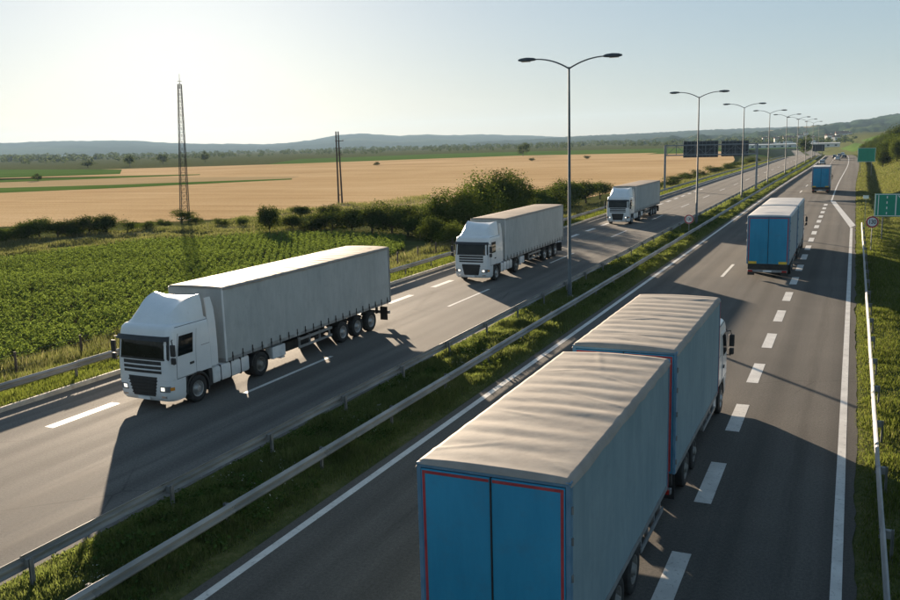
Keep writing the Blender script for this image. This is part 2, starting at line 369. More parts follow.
# fields: sheets laid on the plain (z = -1), outlined by their corners in the photograph turned into places
def sheet(name, pts, mat, z, sub=None):
    bm = bmesh.new(); vv = [bm.verts.new((p[0], p[1], z)) for p in pts]; bm.faces.new(vv); bmesh.ops.triangulate(bm, faces=bm.faces)
    me = bpy.data.meshes.new(name); bm.normal_update()
    for f in bm.faces:
        if f.normal.z < 0: f.normal_flip()
    bm.to_mesh(me); bm.free(); me.materials.append(mat)
    return tag(link(bpy.data.objects.new(name, me)), kind='structure')
P = lambda x, y: tuple(gz(x, y, -1)[:2])
wheat_edge = [P(-500, 262), P(-150, 236), P(0, 227), P(100, 224), P(180, 221.5), P(225, 219), P(265, 216), P(345, 212), P(430, 205), P(520, 202)]
wheat = wheat_edge+[(-43, 150), (-40, 185), (-37.5, 230), (-37.5, 280), (-41, 340), (-47, 400), (-56, 470), (-72, 560), P(740, 150.8), P(720, 151.3), P(640, 153.2), P(520, 155.6), P(450, 158), P(300, 163.5), P(150, 168), P(0, 172.5), P(-500, 190)]
sheet('wheat_field', wheat, WHEAT, -.97)
sheet('stubble_field', [P(-400, 201), P(0, 189), P(110, 185.5), P(290, 178.6), P(300, 176.5), P(180, 177.5), P(0, 180), P(-400, 192)], STUBBLE, -.955)
for pts in ([(-400, 204.5), (0, 193), (120, 188), (292, 179.6), (292, 178.6), (110, 185), (0, 188), (-400, 199)],
            [(-400, 187), (0, 178), (120, 174), (122, 169.5), (0, 169.5), (-400, 177)],
            [(-400, 190), (0, 182.5), (140, 177.3), (200, 175), (200, 174.3), (120, 176), (0, 180), (-400, 187)]):
    sheet('meadow_strip', [P(*q) for q in pts], MEADOW, -.945)
sheet('green_field', [P(250, 167), P(450, 160.5), P(520, 158), P(640, 155.5), (-120, 520), (-110, 560), (-130, 700), P(832, 147.5), P(700, 147.6), P(600, 149.8), P(450, 153.5), P(300, 159)], MEADOW, -.985)
def draped(name, xs, y0, y1, mat, dz=.06):
    ys = np.arange(y0, y1+1, 15.0); Xg, Yg = np.meshgrid(xs, ys, indexing='ij'); Xw = Xg+off(Yg)
    return tag(np_mesh(name, np.stack([Xw, Yg, ground_z(Xw, Yg)+dz], -1).reshape(-1, 3), grid_faces(len(xs), len(ys)), mat, smooth=True), kind='structure')
draped('green_field', [20, 30, 42, 56, 70, 110, 200], 520, 1100, MEADOW)
draped('green_field', [-120, -80, -66, -50, -44, -40, -36], 580, 760, MEADOW)
crop_poly = [(-36.5, 14), (-36.3, 64), (-39, 74), (-44, 84), (-56, 86.5), P(265, 237.5), P(130, 245.5), P(60, 254), P(0, 263.5), P(-200, 300), (-88, 20), (-70, 8)]
sheet('crop_field', crop_poly, CROPSOIL, -.96)
sheet('dirt_track', [P(-60, 254), P(0, 249), P(60, 246), P(130, 236), P(200, 231), P(255, 228), P(255, 226), P(200, 228.6), P(130, 232.8), P(60, 240), P(0, 243), P(-60, 248)], TRACK, -.935)

# hills: real relief whose crest directions were read from the photograph
def hill(name, prof, D, D0, mat, rows=14, seed=1, rough=8.0, n=260):
    px = np.array([q[0] for q in prof], float); py = np.array([q[1] for q in prof], float)
    xs = np.linspace(px[0], px[-1], n); ysm = np.interp(xs, px, py); V = []
    crest = []
    for i, (x, y) in enumerate(zip(xs, ysm)):
        d = ray(x, y); h = math.hypot(d[0], d[1]); dx, dy, sl_ = d[0]/h, d[1]/h, d[2]/h
        zc = CH+sl_*D; crest.append(zc)
        for r in range(rows+4):
            t = r/rows
            dd = D0+(D-D0)*t if t <= 1 else D+(r-rows)*400
            prof_t = (t**1.25) if t <= 1 else max(0, 1-(r-rows)*.3)
            zz = -1.2+(zc+1.2)*prof_t
            nz = (vnoise(i*.16+r*.31, r*.9, seed)-.5)*rough*(math.sin(min(t, 1)*math.pi))+(vnoise(i*1.1, r*2.3, seed+3)-.5)*rough*.22*(1 if 0 < t <= 1.01 else 0)
            V.append((dx*dd, dy*dd, max(-1.2, zz+nz)))
    o = np_mesh(name, V, grid_faces(n, rows+4)[:, ::-1], mat, smooth=True); tag(o, kind='structure')
    def place(x, y):
        d = ray(x, y); h = math.hypot(d[0], d[1]); zc = np.interp(x, xs, crest)
        for dd in np.linspace(D0, D, 400):
            t = (dd-D0)/(D-D0); zz = -1.2+(zc+1.2)*t**1.25
            if CH+d[2]/h*dd <= zz: return Vector((d[0]/h*dd, d[1]/h*dd, zz))
        return Vector((d[0]/h*D, d[1]/h*D, zc))
    return place
def hill_mat(name, woods, fields, scale):
    m = NT(name); v = m.coord(); vo = m.n('ShaderNodeTexVoronoi'); vo.inputs['Scale'].default_value = scale; m.l(m.mix(.0, v, v), vo.inputs['Vector'])
    big = m.noise(v, scale*.7, 4, .6); fine = m.noise(v, .035, 4, .7)
    fc = m.ramp(vo.outputs['Color'], [(.2, fields[0]), (.5, fields[1]), (.8, fields[2])])
    wd = m.ramp(fine, [(.35, woods[0]), (.65, woods[1])])
    m.col(m.mix(m.ramp(big, [(.56, (0,)*3), (.60, (1,)*3)]), wd, fc)); m.rough(1.0); m.b.inputs['Specular IOR Level'].default_value = 0; return m.m
WOODH = hill_mat('hill_far', ((.022, .038, .022), (.040, .060, .030)), ((.045, .07, .03), (.055, .08, .03), (.07, .085, .04)), .0007)
WOODN = hill_mat('hill_near', ((.014, .030, .016), (.034, .056, .028)), ((.045, .075, .03), (.10, .115, .05), (.24, .20, .11)), .0030)
hill('hill', [(-420, 147), (-250, 142), (-120, 146), (0, 143), (50, 141), (100, 140.6), (130, 140.3), (165, 142.4), (200, 143.8), (235, 143.6), (265, 144.2), (285, 143), (310, 140), (337, 135), (360, 133.2), (385, 134.8), (400, 135.5), (425, 134.2), (450, 135), (480, 134.2), (530, 135.4), (560, 137), (600, 138.5), (660, 138), (760, 137)], 7600, 4600, WOODH, seed=2, rough=30)
hill('hill', [(470, 142), (530, 139.2), (560, 137.2), (580, 135.8), (620, 134.2), (660, 132.2), (700, 130), (750, 128), (800, 126.5), (850, 124), (900, 122), (1000, 118)], 5200, 3000, WOODH, seed=5, rough=22)
on_hill = hill('hill', [(640, 139.6), (690, 137.2), (740, 134), (780, 129.4), (820, 125), (850, 121.5), (880, 116.5), (900, 113), (960, 106), (1060, 104), (1200, 108), (1400, 112)], 3300, 1500, WOODN, seed=9, rough=26, n=320)

# ================================================================== FOLIAGE
def leaf_quads(C, N, size, asp=.62):
    """one bent-free quad per centre C with normal N; size per leaf"""
    n = len(C); a = rng.normal(size=(n, 3)); u = np.cross(N, a); u /= np.linalg.norm(u, axis=1, keepdims=True)+1e-9; v = np.cross(N, u)
    s = np.asarray(size).reshape(-1, 1)*np.ones((n, 1)); u = u*s*.5; v = v*s*.5*asp
    V = np.stack([C-u, C+v, C+u, C-v], 1).reshape(-1, 3); Fc = np.arange(4*n).reshape(n, 4); return V, Fc
def crown_points(n, w_, d_, h_, z0, lobes, seed):
    r = np.random.default_rng(seed); L = []
    for k in range(lobes):
        a = r.uniform(0, 2*math.pi); q = r.uniform(.15, .62); zc = r.uniform(.30, .78)
        L.append((math.cos(a)*q*w_*.5, math.sin(a)*q*d_*.5, z0+zc*h_, r.uniform(.26, .40)*w_*.62, r.uniform(.26, .40)*d_*.62, r.uniform(.20, .30)*h_))
    L.append((0, 0, z0+h_*.52, w_*.34, d_*.34, h_*.36)); L = np.array(L)
    ncl = max(20, n//14); idx = r.integers(0, len(L), ncl); dv = r.normal(size=(ncl, 3)); dv /= np.linalg.norm(dv, axis=1, keepdims=True)
    rad = r.uniform(.60, 1.0, (ncl, 1)); cc = L[idx, :3]+dv*L[idx, 3:]*rad; csz = r.uniform(.035, .08, (ncl, 1))*min(w_, h_)
    per = r.integers(0, ncl, n); jit = r.normal(size=(n, 3))*csz[per]; C = cc[per]+jit; N = dv[per]*.9+r.normal(size=(n, 3))*.55+np.array([0, 0, .35])
    N /= np.linalg.norm(N, axis=1, keepdims=True); keep = C[:, 2] > z0+.02*h_
    return C[keep], N[keep]
_crowns = {}
def crown_mesh(kind, mat, nleaf, leaf, lobes, seed, squat=0.0):
    key = (kind, seed)
    if key not in _crowns:
        C, N = crown_points(nleaf, 1, 1, 1, squat, lobes, seed); r = np.random.default_rng(seed+50)
        V, Fc = leaf_quads(C, N, r.uniform(.6, 1.3, len(C))*leaf); o = np_mesh('crown', V, Fc, mat); me = o.data; bpy.data.objects.remove(o)
        _crowns[key] = me
    return _crowns[key]
def limb_mesh(seed, n=5, thick=.03):
    key = ('limb', seed)
    if key not in _crowns:
        r = random.Random(seed); b = MB(); b.tube([(0, 0, -.06), (.01, 0, .2), (.0, .01, .45), (.02, .0, .7)], [thick, thick*.8, thick*.55, thick*.2], 7)
        for k in range(n):
            a = 2*math.pi*k/n+r.uniform(-.4, .4); z = r.uniform(.12, .4)
            b.tube([(0, 0, z), (math.cos(a)*.14, math.sin(a)*.14, z+.16), (math.cos(a)*.30, math.sin(a)*.30, z+.28)], [thick*.5, thick*.35, thick*.12], 5)
        _crowns[key] = b.mesh('trunk', BARK, True)
    return _crowns[key]
def plant(name, x, y, w_, h_, mat, label, cat, group, nleaf=6000, leaf=.042, lobes=7, seed=1, lift=0.0, stem='trunk', d_=None, z=None):
    z = float(ground_z(x, y)) if z is None else z
    o = empty(name, (x, y, z-.02), random.uniform(0, 6.28)); tag(o, label, cat, group)
    c = link(bpy.data.objects.new('crown', crown_mesh(mat.name, mat, nleaf, leaf, lobes, seed, lift)), o); c.scale = (w_, d_ or w_, h_/1.0)
    t = link(bpy.data.objects.new(stem, limb_mesh(seed)), o); t.scale = (w_*.8, (d_ or w_)*.8, h_*(.95 if lift else .8))
    return o
def at(px, py, z=-1): q = gz(px, py, z); return float(q[0]), float(q[1])

# hedge beyond the crop field, left of the lattice mast
gL = 'low hedge bushes between the crop field and the wheat'
for i, (px, py, w_, h_) in enumerate([(-60, 250, 7, 2.8), (-25, 247, 6, 2.2), (6, 243, 5.5, 1.9), (26, 241, 4.6, 2.3), (40, 239, 4.8, 2.7)]):
    x, y = at(px, py); plant('hedge_bush', x, y, w_, h_, LEAF_MID, 'rounded loose green bush at the edge of the wheat beside the dirt track', 'bush', gL, seed=11+i % 3)
for i, (px, py, w_, h_) in enumerate([(58, 237.5, 5.4, 2.0), (74, 236, 5.4, 2.3), (90, 235, 5.4, 2.6), (106, 234, 5.0, 2.5)]):
    x, y = at(px, py); plant('hedge_bush', x, y, w_, h_, LEAF_DARK, 'dense dark clipped-looking bush in the short hedge before the lattice mast', 'bush', 'dense dark hedge by the dirt track', seed=21+i % 3)
for i, (px, py, w_, h_) in enumerate([(128, 233, 3.2, 1.7), (146, 230, 3.2, 1.4), (165, 227, 3.4, 1.2), (182, 223, 4.6, 1.9), (196, 224, 3.0, 1.2), (222, 226, 3.0, 1.2), (240, 226, 3.0, 1.1)]):
    x, y = at(px, py); plant('scrub_bush', x, y, w_, h_, LEAF_OLIVE if i % 2 else LEAF_MID, 'low scrubby bush around the foot of the lattice mast', 'bush', 'scrub along the wheat edge', seed=31+i % 3, nleaf=3000, leaf=.05)
x, y = at(270, 234.5); plant('round_tree', x, y, 3.3, 3.6, LEAF_DARK, 'small round dark tree standing alone at the crop field corner', 'tree', None, nleaf=7000, seed=41, lobes=9, leaf=.045)
gM = 'dark bushes along the field corner'
for i, (px, py, w_, h_) in enumerate([(292, 231, 4.4, 2.0), (312, 231, 5.4, 2.2), (333, 231, 5.6, 2.6), (352, 231, 5.6, 3.0), (372, 233, 6.0, 3.1), (392, 233, 6.4, 3.9), (408, 236, 6.0, 3.7), (420, 240, 5, 3.2), (300, 218, 5, 1.8), (330, 216, 5, 2.0)]):
    x, y = at(px, py); plant('hedge_bush', x, y, w_, h_, LEAF_DARK, 'dark rounded bush in the hedge behind the green crop field', 'bush', gM, seed=21+i % 4, nleaf=7000)
gT = 'leafy trees by the motorway behind the middle white truck'
for i, (px, py, w_, h_, mt) in enumerate([(444, 236, 6.0, 5.4, LEAF_MID), (468, 238, 6.4, 5.8, LEAF_OLIVE), (487, 232, 7.0, 6.6, LEAF_MID), (503, 226, 7.0, 6.6, LEAF_DARK), (516, 222, 6.5, 6.6, LEAF_DARK), (432, 247, 4.2, 3.2, LEAF_DARK), (450, 251, 3.6, 2.6, LEAF_OLIVE)]):
    x, y = at(px, py); plant('leafy_tree', x, y, w_, h_, mt, ('bushy mid green tree', 'bushy dark green tree', 'bushy yellowish green tree')[{LEAF_MID: 0, LEAF_DARK: 1, LEAF_OLIVE: 2}[mt]]+' in the thicket behind the middle white truck', 'tree', gT, nleaf=9000, leaf=.036, seed=51+i % 4, lobes=9)
gH = 'roadside bushes before the third white truck'
for i, (px, py, w_, h_) in enumerate([(534, 214, 7, 3.6), (552, 211, 7.5, 4.0), (570, 207, 7.5, 4.2), (586, 203, 7, 3.8), (600, 199, 6, 3.0), (560, 205, 7, 4.3), (545, 216, 6, 2.6)]):
    x, y = at(px, py); plant('roadside_bush', x, y, w_, h_, LEAF_DARK if i % 2 else LEAF_MID, 'wide dark green bush in the row behind the third white truck', 'bush', gH, seed=21+i % 4, nleaf=7000)
for i in range(15):
    y = 158+i*14+random.uniform(-3, 3); x = -33.8-random.uniform(0, 2.5)+float(off(y))
    plant('roadside_bush', x, y, random.uniform(4.5, 7), random.uniform(1.4, 2.4), (LEAF_OLIVE, LEAF_MID, LEAF_DARK)[i % 3], 'low olive bush in the strip between motorway and wheat beyond the gantry', 'bush', 'scrub strip past the gantry', seed=31+i % 3, nleaf=3000, leaf=.05)
# lone trees on the plain
for i, (px, py, w_, h_) in enumerate([(130, 166.5, 9, 9), (163, 163.5, 14, 8), (205, 162, 10, 9), (88, 167.5, 12, 5), (523, 156, 11, 9), (38, 181, 5, 2.6), (532, 161.2, 4, 1.8), (587, 159, 5, 1.8), (377, 165.6, 5, 1.8), (805, 154.5, 9, 9.5)]):
    x, y = at(px, py, -1); plant('field_tree', x, y, w_, h_, LEAF_DARK, ('lone dark tree standing out in the open fields', 'lone small dark shrub in the pale wheat and stubble', 'dark round tree beside the motorway before the long white shed')[2 if i == 9 else (1 if 5 <= i <= 8 else 0)], 'tree', 'lone trees on the plain', seed=61+i % 3, nleaf=1400, leaf=.08, lift=.0 if i in (5, 6, 7, 8) else .06)
# wooded cutting on the right
gR = 'trees on the bank right of the motorway'
for i, (x, y, w_, h_, mt) in enumerate([(6, 255, 6, 5.4, LEAF_DARK), (9, 250, 6, 6.2, LEAF_OLIVE), (8, 268, 7, 7, LEAF_DARK), (12, 246, 6, 6.2, LEAF_OLIVE), (11.5, 262, 7, 7.2, LEAF_MID), (15, 258, 8, 7.5, LEAF_MID), (18, 250, 7, 6.8, LEAF_DARK), (6.5, 285, 6, 5.2, LEAF_DARK), (9, 300, 8, 7.2, LEAF_MID), (14, 290, 8, 8.5, LEAF_DARK), (22, 265, 8, 8, LEAF_MID), (6, 312, 6, 5, LEAF_DARK), (6, 345, 7, 6, LEAF_DARK), (5.5, 380, 7, 6.0, LEAF_MID), (11, 360, 8, 7.5, LEAF_DARK), (12, 330, 9, 9, LEAF_DARK), (26, 245, 8, 7, LEAF_OLIVE), (31, 255, 9, 8, LEAF_DARK), (6, 420, 8, 6.5, LEAF_DARK), (12, 430, 8, 7, LEAF_MID), (5.5, 470, 8, 6.5, LEAF_DARK), (12, 500, 9, 7, LEAF_MID)]):
    nm = {LEAF_DARK: 'dark green', LEAF_MID: 'mid green', LEAF_OLIVE: 'sunlit yellowish'}[mt]
    x += float(off(y)); plant('bank_tree', x, y, w_, h_, mt, nm+' leafy tree on the bank behind the blank green sign', 'tree', gR, seed=51+i % 4, nleaf=9000, leaf=.036, lobes=9)

# far belt of woodland across the plain: reads as one mass
def far_wood():
    r = np.random.default_rng(3); Cs = []; Ns = []; Ss = []
    for belt, (dist, h0, n) in enumerate([(1350, 6, 460), (1700, 8, 560), (2150, 10, 560), (2700, 12, 460)]):
        for k in range(n):
            px = r.uniform(-500, 860); d = ray(px, 150); hh = math.hypot(d[0], d[1]); D = dist*(1+r.normal()*.06)*(1-.22*sstep(500, 860, px))
            if vnoise(px*.02, belt*7.7, 4) < .26: continue
            x, y = d[0]/hh*D, d[1]/hh*D; H = h0*r.uniform(.55, 1.15)*(1.25 if px < 120 else .85); m = 26
            dv = r.normal(size=(m, 3)); dv /= np.linalg.norm(dv, axis=1, keepdims=True)
            Cs.append(np.array([x, y, -1+H*.5])+dv*np.array([H*.55, H*.55, H*.45])*r.uniform(.7, 1, (m, 1))); Ns.append(dv+r.normal(size=(m, 3))*.3); Ss.append(np.full(m, H*.42))
    C = np.concatenate(Cs); N = np.concatenate(Ns); N /= np.linalg.norm(N, axis=1, keepdims=True)
    V, Fc = leaf_quads(C, N, np.concatenate(Ss), .8); o = np_mesh('far_wood', V, Fc, LEAF_DARK)
    tag(o, 'distant dark belt of woodland across the plain below the hills', 'woodland', kind='stuff')
far_wood()

# ---- grasses, crop (nobody could count them)
def inside(poly, X, Y):
    c = np.zeros(len(X), bool); n = len(poly)
    for i in range(n):
        (x1, y1), (x2, y2) = poly[i], poly[(i+1) % n]
        c ^= ((y1 > Y) != (y2 > Y)) & (X < (x2-x1)*(Y-y1)/(y2-y1+1e-12)+x1)
    return c
def blades(name, X, Y, h, wd, mat, label, cat, zf=None, lean=.45):
    n = len(X); Z = ground_z(X, Y) if zf is None else zf; a = rng.uniform(0, 2*math.pi, n); b = rng.uniform(0, 2*math.pi, n)
    B = np.stack([X, Y, Z-.02], 1); wv = np.stack([np.cos(a), np.sin(a), np.zeros(n)], 1)*wd[:, None]*.5
    l = lean*rng.uniform(.2, 1.0, n)*h; T = B+np.stack([np.cos(b)*l, np.sin(b)*l, h], 1); Mi = B+np.stack([np.cos(b)*l*.3, np.sin(b)*l*.3, h*.6], 1)
    V = np.stack([B-wv, B+wv, Mi+wv*.75, T, Mi-wv*.75], 1).reshape(-1, 3); i = np.arange(n)*5
    Fc = np.stack([i, i+1, i+2, i+3, i+4], 1)
    return tag(np_mesh(name, V, Fc, mat), label, cat, kind='stuff')
def scatter(x0, x1, y0, y1, per, seed=0):
    n = int((x1-x0)*(y1-y0)*per); X = rng.uniform(x0, x1, n); Y = rng.uniform(y0, y1, n); return X, Y
def clumpy(X, Y, f, seed, lo=.15): return np.clip((vnoise(X*f, Y*f, seed)*.65+vnoise(X*f*3.1, Y*f*3.1, seed+1)*.35-lo)/(1-lo), 0.05, 1)
def median_grass():
    Xs, Ys, Hs, Ws = [], [], [], []
    for y0, y1, per, wd in ((2, 40, 900, .018), (40, 80, 420, .028), (80, 150, 150, .048), (150, 330, 45, .085)):
        X, Y = scatter(-16.15, -12.25, y0, y1, per); X = X+off(Y)
        c = clumpy(X, Y, .9, 3); e = np.minimum(sstep(-16.25, -15.6, X-off(Y)), 1-sstep(-12.95, -12.2, X-off(Y)))
        keep = rng.uniform(size=len(X)) < .35+.65*e
        h = (.09+.46*c**1.5)*rng.uniform(.6, 1.3, len(X))*(.35+.65*e)
        Xs.append(X[keep]); Ys.append(Y[keep]); Hs.append(h[keep]); Ws.append(np.full(keep.sum(), wd)*rng.uniform(.7, 1.4, keep.sum()))
    blades('median_grass', *map(np.concatenate, (Xs, Ys, Hs, Ws)), GRASS_MED, 'uneven long grass growing in the central reservation between the guard rails', 'grass')
    # leafy weeds and small white flowers among it
    X, Y = scatter(-15.9, -12.7, 3, 110, 12); X += off(Y); c = clumpy(X, Y, .35, 12); k = c > .36; X, Y, c = X[k], Y[k], c[k]; m = 16
    C = np.repeat(np.stack([X, Y, ground_z(X, Y)], 1), m, 0); n = len(C); C += np.stack([rng.normal(size=n)*.10, rng.normal(size=n)*.10, rng.uniform(.04, .55, n)*np.repeat(c, m)], 1)
    N = rng.normal(size=(n, 3))*.6+np.array([0, 0, 1]); N /= np.linalg.norm(N, axis=1, keepdims=True)
    V, Fc = leaf_quads(C, N, rng.uniform(.05, .13, n)); tag(np_mesh('weeds', V, Fc, LEAF_MID), 'leafy weeds among the grass of the central reservation', 'weeds', kind='stuff')
    X, Y = scatter(-15.9, -12.8, 4, 70, 7); k = clumpy(X, Y, .5, 21) > .52; X, Y = X[k], Y[k]; m = 2
    C = np.repeat(np.stack([X, Y, ground_z(X, Y)+rng.uniform(.22, .5, len(X))], 1), m, 0); C += rng.normal(size=C.shape)*.035
    N = rng.normal(size=C.shape)*.5+np.array([0, 0, 1]); N /= np.linalg.norm(N, axis=1, keepdims=True)
    V, Fc = leaf_quads(C, N, rng.uniform(.015, .032, len(C)), .9); tag(np_mesh('white_flowers', V, Fc, FLOWER), 'tiny white wild flowers scattered over the central reservation grass', 'flowers', kind='stuff')
median_grass()
def verge_left():
    Xs, Ys, Hs, Ws = [], [], [], []
    for y0, y1, per, wd in ((10, 50, 230, .022), (50, 110, 110, .04), (110, 330, 26, .09)):
        X, Y = scatter(-33.0, -27.6, y0, y1, per); X = X+off(Y); c = clumpy(X, Y, .6, 8); h = (.10+.28*c)*rng.uniform(.6, 1.25, len(X))
        Xs.append(X); Ys.append(Y); Hs.append(h); Ws.append(np.full(len(X), wd)*rng.uniform(.7, 1.4, len(X)))
    blades('verge_grass', *map(np.concatenate, (Xs, Ys, Hs, Ws)), GRASS, 'bright sunlit grass on the verge behind the kerb and far guard rail', 'grass')
    Xs, Ys, Hs, Ws = [], [], [], []
    for y0, y1, per, wd in ((10, 50, 150, .022), (50, 110, 80, .04), (110, 330, 18, .1)):
        X, Y = scatter(-36.6, -30.2, y0, y1, per); X = X+off(Y); c = clumpy(X, Y, .35, 18); k = rng.uniform(size=len(X)) < c*1.3; X, Y, c = X[k], Y[k], c[k]
        Xs.append(X); Ys.append(Y); Hs.append((.25+.65*c)*rng.uniform(.6, 1.2, len(X))); Ws.append(np.full(len(X), wd)*rng.uniform(.7, 1.4, len(X)))
    blades('tall_dry_grass', *map(np.concatenate, (Xs, Ys, Hs, Ws)), DRYGRASS, 'tall yellowing grass between the far guard rail and the crop field', 'grass')
verge_left()
def track_grass():
    n = 90000; px = rng.uniform(-80, 430, n); base = np.interp(px, [-80, 0, 60, 130, 200, 265, 300, 430], [258, 257, 249, 241, 234.5, 230, 226, 212]); py = base+rng.uniform(-9, 3.5, n)*np.interp(px, [-80, 0, 80, 200, 265, 300, 430], [1.6, 1.5, 1.2, .9, 1.9, 1.9, 1.9])
    D = _F*FPX+_Rt*(px-450)[:, None]-_Up*(py-300)[:, None]; t = (-1-CH)/D[:, 2]; X, Y = D[:, 0]*t, D[:, 1]*t
    c = clumpy(X, Y, .3, 33); k = (rng.uniform(size=n) < c*1.5); X, Y, c = X[k], Y[k], c[k]
    blades('rough_grass', X, Y, (.2+.6*c)*rng.uniform(.5, 1.2, len(X)), rng.uniform(.04, .09, len(X)), DRYGRASS, 'rough straw coloured grass along the dirt track behind the crop field', 'grass')
track_grass()
def verge_right():
    Xs, Ys, Hs, Ws = [], [], [], []
    for x0, x1, y0, y1, per, wd in ((.42, 5, 2, 50, 420, .018), (.42, 7, 50, 110, 170, .032), (.42, 14, 110, 200, 40, .07), (.42, 24, 200, 330, 14, .13)):
        X, Y = scatter(x0, x1, y0, y1, per); X = X+off(Y); c = clumpy(X, Y, .7, 28); e = .3+.7*sstep(.4, .95, X-off(Y)); h = (.07+.22*c)*rng.uniform(.6, 1.25, len(X))*e
        Xs.append(X); Ys.append(Y); Hs.append(h); Ws.append(np.full(len(X), wd)*rng.uniform(.7, 1.4, len(X)))
    X, Y, H, W = map(np.concatenate, (Xs, Ys, Hs, Ws)); dry = (rng.uniform(size=len(X)) < np.interp(Y, [60, 100, 140], [.12, .55, .8]))
    blades('verge_grass', X[~dry], Y[~dry], H[~dry], W[~dry], GRASS, 'green grass on the right verge behind the roadside guard rail', 'grass')
    blades('dry_bank_grass', X[dry], Y[dry], H[dry], W[dry], DRYGRASS, 'dry straw coloured grass on the bank right of the motorway', 'grass')
verge_right()
def crop_plants():
    a = R(34); ca, sa = math.cos(a), math.sin(a); row, sp = .62, .50
    U, Vv = np.meshgrid(np.arange(-120, 120, row), np.arange(-140, 140, sp), indexing='ij'); U = U.ravel()+rng.normal(size=U.size)*.12; Vv = Vv.ravel()+rng.normal(size=Vv.size)*.14
    X = U*ca-Vv*sa-55; Y = U*sa+Vv*ca+50; k = inside(crop_poly, X, Y)
    # only what the camera (or a step beside it) could see
    q = np.stack([X, Y], 1); th = np.degrees(np.arctan2(-X, Y)); k &= (th < 62)
    X, Y = X[k], Y[k]; n = len(X); d = np.hypot(X, Y); m = 46
    hgt = .50+.34*vnoise(X*.25, Y*.25, 41)+rng.normal(size=n)*.06
    C = np.repeat(np.stack([X, Y, np.full(n, -1.0)], 1), m, 0); N_ = len(C); hh = np.repeat(hgt, m)
    t = rng.uniform(.25, 1.0, N_); rr = .34*np.sqrt(rng.uniform(size=N_))*(1.1-.55*t); aa = rng.uniform(0, 6.283, N_)
    C += np.stack([rr*np.cos(aa), rr*np.sin(aa), hh*t], 1)
    N = np.stack([np.cos(aa)*.7, np.sin(aa)*.7, np.ones(N_)*.9], 1)+rng.normal(size=(N_, 3))*.45; N /= np.linalg.norm(N, axis=1, keepdims=True)
    V, Fc = leaf_quads(C, N, rng.uniform(.08, .17, N_), .6); tag(np_mesh('crop_plants', V, Fc, CROP), 'dense leafy green crop filling the field beyond the left guard rail', 'crop', kind='stuff')
    print('crop leaves', N_)
crop_plants()

# ================================================================== LORRIES
# local frame: y = 0 at the front bumper, +y towards the tail, x across, z up
_CZ = [0.32, 0.45, 0.95, 1.25, 1.85, 2.40, 2.75, 2.92, 3.01, 3.05]
_CW = [1.17, 1.22, 1.25, 1.25, 1.25, 1.235, 1.21, 1.18, 1.12, 1.02]
_CY = [0.12, 0.03, 0.0, 0.0, 0.02, 0.09, 0.15, 0.20, 0.30, 0.46]
CORN = .27
def cab_pt(s, z, o=0.0):
    """point on the cab skin: s = distance from the front centre line round the corner (signed), z = height, o = outwards"""
    hw = np.interp(z, _CZ, _CW); yf = np.interp(z, _CZ, _CY); sg = 1 if s >= 0 else -1; a = abs(s); st = hw-CORN; arc = CORN*math.pi/2
    if a <= st: x, y, nx, ny = a, yf+.045*(a/hw)**2, 0.0, -1.0
    elif a <= st+arc:
        t = (a-st)/CORN; x = st+CORN*math.sin(t); y = yf+.045*(min(x, hw)/hw)**2+CORN*(1-math.cos(t)); nx, ny = math.sin(t), -math.cos(t)
    else: x, y, nx, ny = hw, yf+.045+CORN+(a-st-arc), 1.0, 0.0
    return (sg*(x+nx*o), y+ny*o, z)
def s_of_y(y, z):
    hw = np.interp(z, _CZ, _CW); yf = np.interp(z, _CZ, _CY); return hw-CORN+CORN*math.pi/2+(y-yf-.045-CORN)
def skin(s0a, s1a, s0b, s1b, z0, z1, o, ns=6, nz=4, depth=.03, sides=True):
    """panel on the cab skin between heights z0 and z1; (s0a, s1a) at z0, (s0b, s1b) at z1; standing o proud of it"""
    b = MB(); V = []
    for layer, oo in enumerate((o, o-depth)):
        for j in range(nz+1):
            t = j/nz; z = z0+(z1-z0)*t; a = s0a+(s0b-s0a)*t; c = s1a+(s1b-s1a)*t
            for i in range(ns+1): V.append(cab_pt(a+(c-a)*i/ns, z, oo))
    W = ns+1; H = nz+1; Fs = []
    for j in range(nz):
        for i in range(ns): Fs.append((j*W+i, j*W+i+1, (j+1)*W+i+1, (j+1)*W+i))
    n = W*H; rim = [i for i in range(W)]+[j*W+W-1 for j in range(1, H)]+[(H-1)*W+i for i in range(W-2, -1, -1)]+[j*W for j in range(H-2, 0, -1)]
    for k in range(len(rim)): a, c = rim[k], rim[(k+1) % len(rim)]; Fs.append((a, a+n, c+n, c))
    return b.add(V, Fs)
def shell(z0, z1, depth, zs):
    """closed body part of the cab between two heights, back at y = depth"""
    b = MB(); rings = []
    for z in zs:
        S = s_of_y(depth, z); L = sorted(set([0.0]+[round(q, 4) for q in np.concatenate([np.linspace(0, np.interp(z, _CZ, _CW)-CORN, 4), np.interp(z, _CZ, _CW)-CORN+np.linspace(0, CORN*math.pi/2, 7)])]+[round(S*.999, 4)]))
        ss = [-q for q in L[::-1][:-1]]+L; rings.append([cab_pt(s, z) for s in ss])
    n = len(rings[0]); V = [p for r_ in rings for p in r_]; Fs = []
    for j in range(len(rings)-1):
        for i in range(n-1): Fs.append((j*n+i, j*n+i+1, (j+1)*n+i+1, (j+1)*n+i))
        Fs.append((j*n+n-1, j*n, (j+1)*n, (j+1)*n+n-1))
    Fs.append(tuple(range(n-1, -1, -1))); m = len(rings)-1; Fs.append(tuple(m*n+i for i in range(n)))
    return b.add(V, Fs)
_tyre = {}
SEAM = two('panel_gap_grey', (.10, .105, .11), (.15, .155, .16), 3, .8)
HEADGLASS = two('headlight_glass', (.20, .21, .22), (.32, .33, .34), 6, .12, .3)
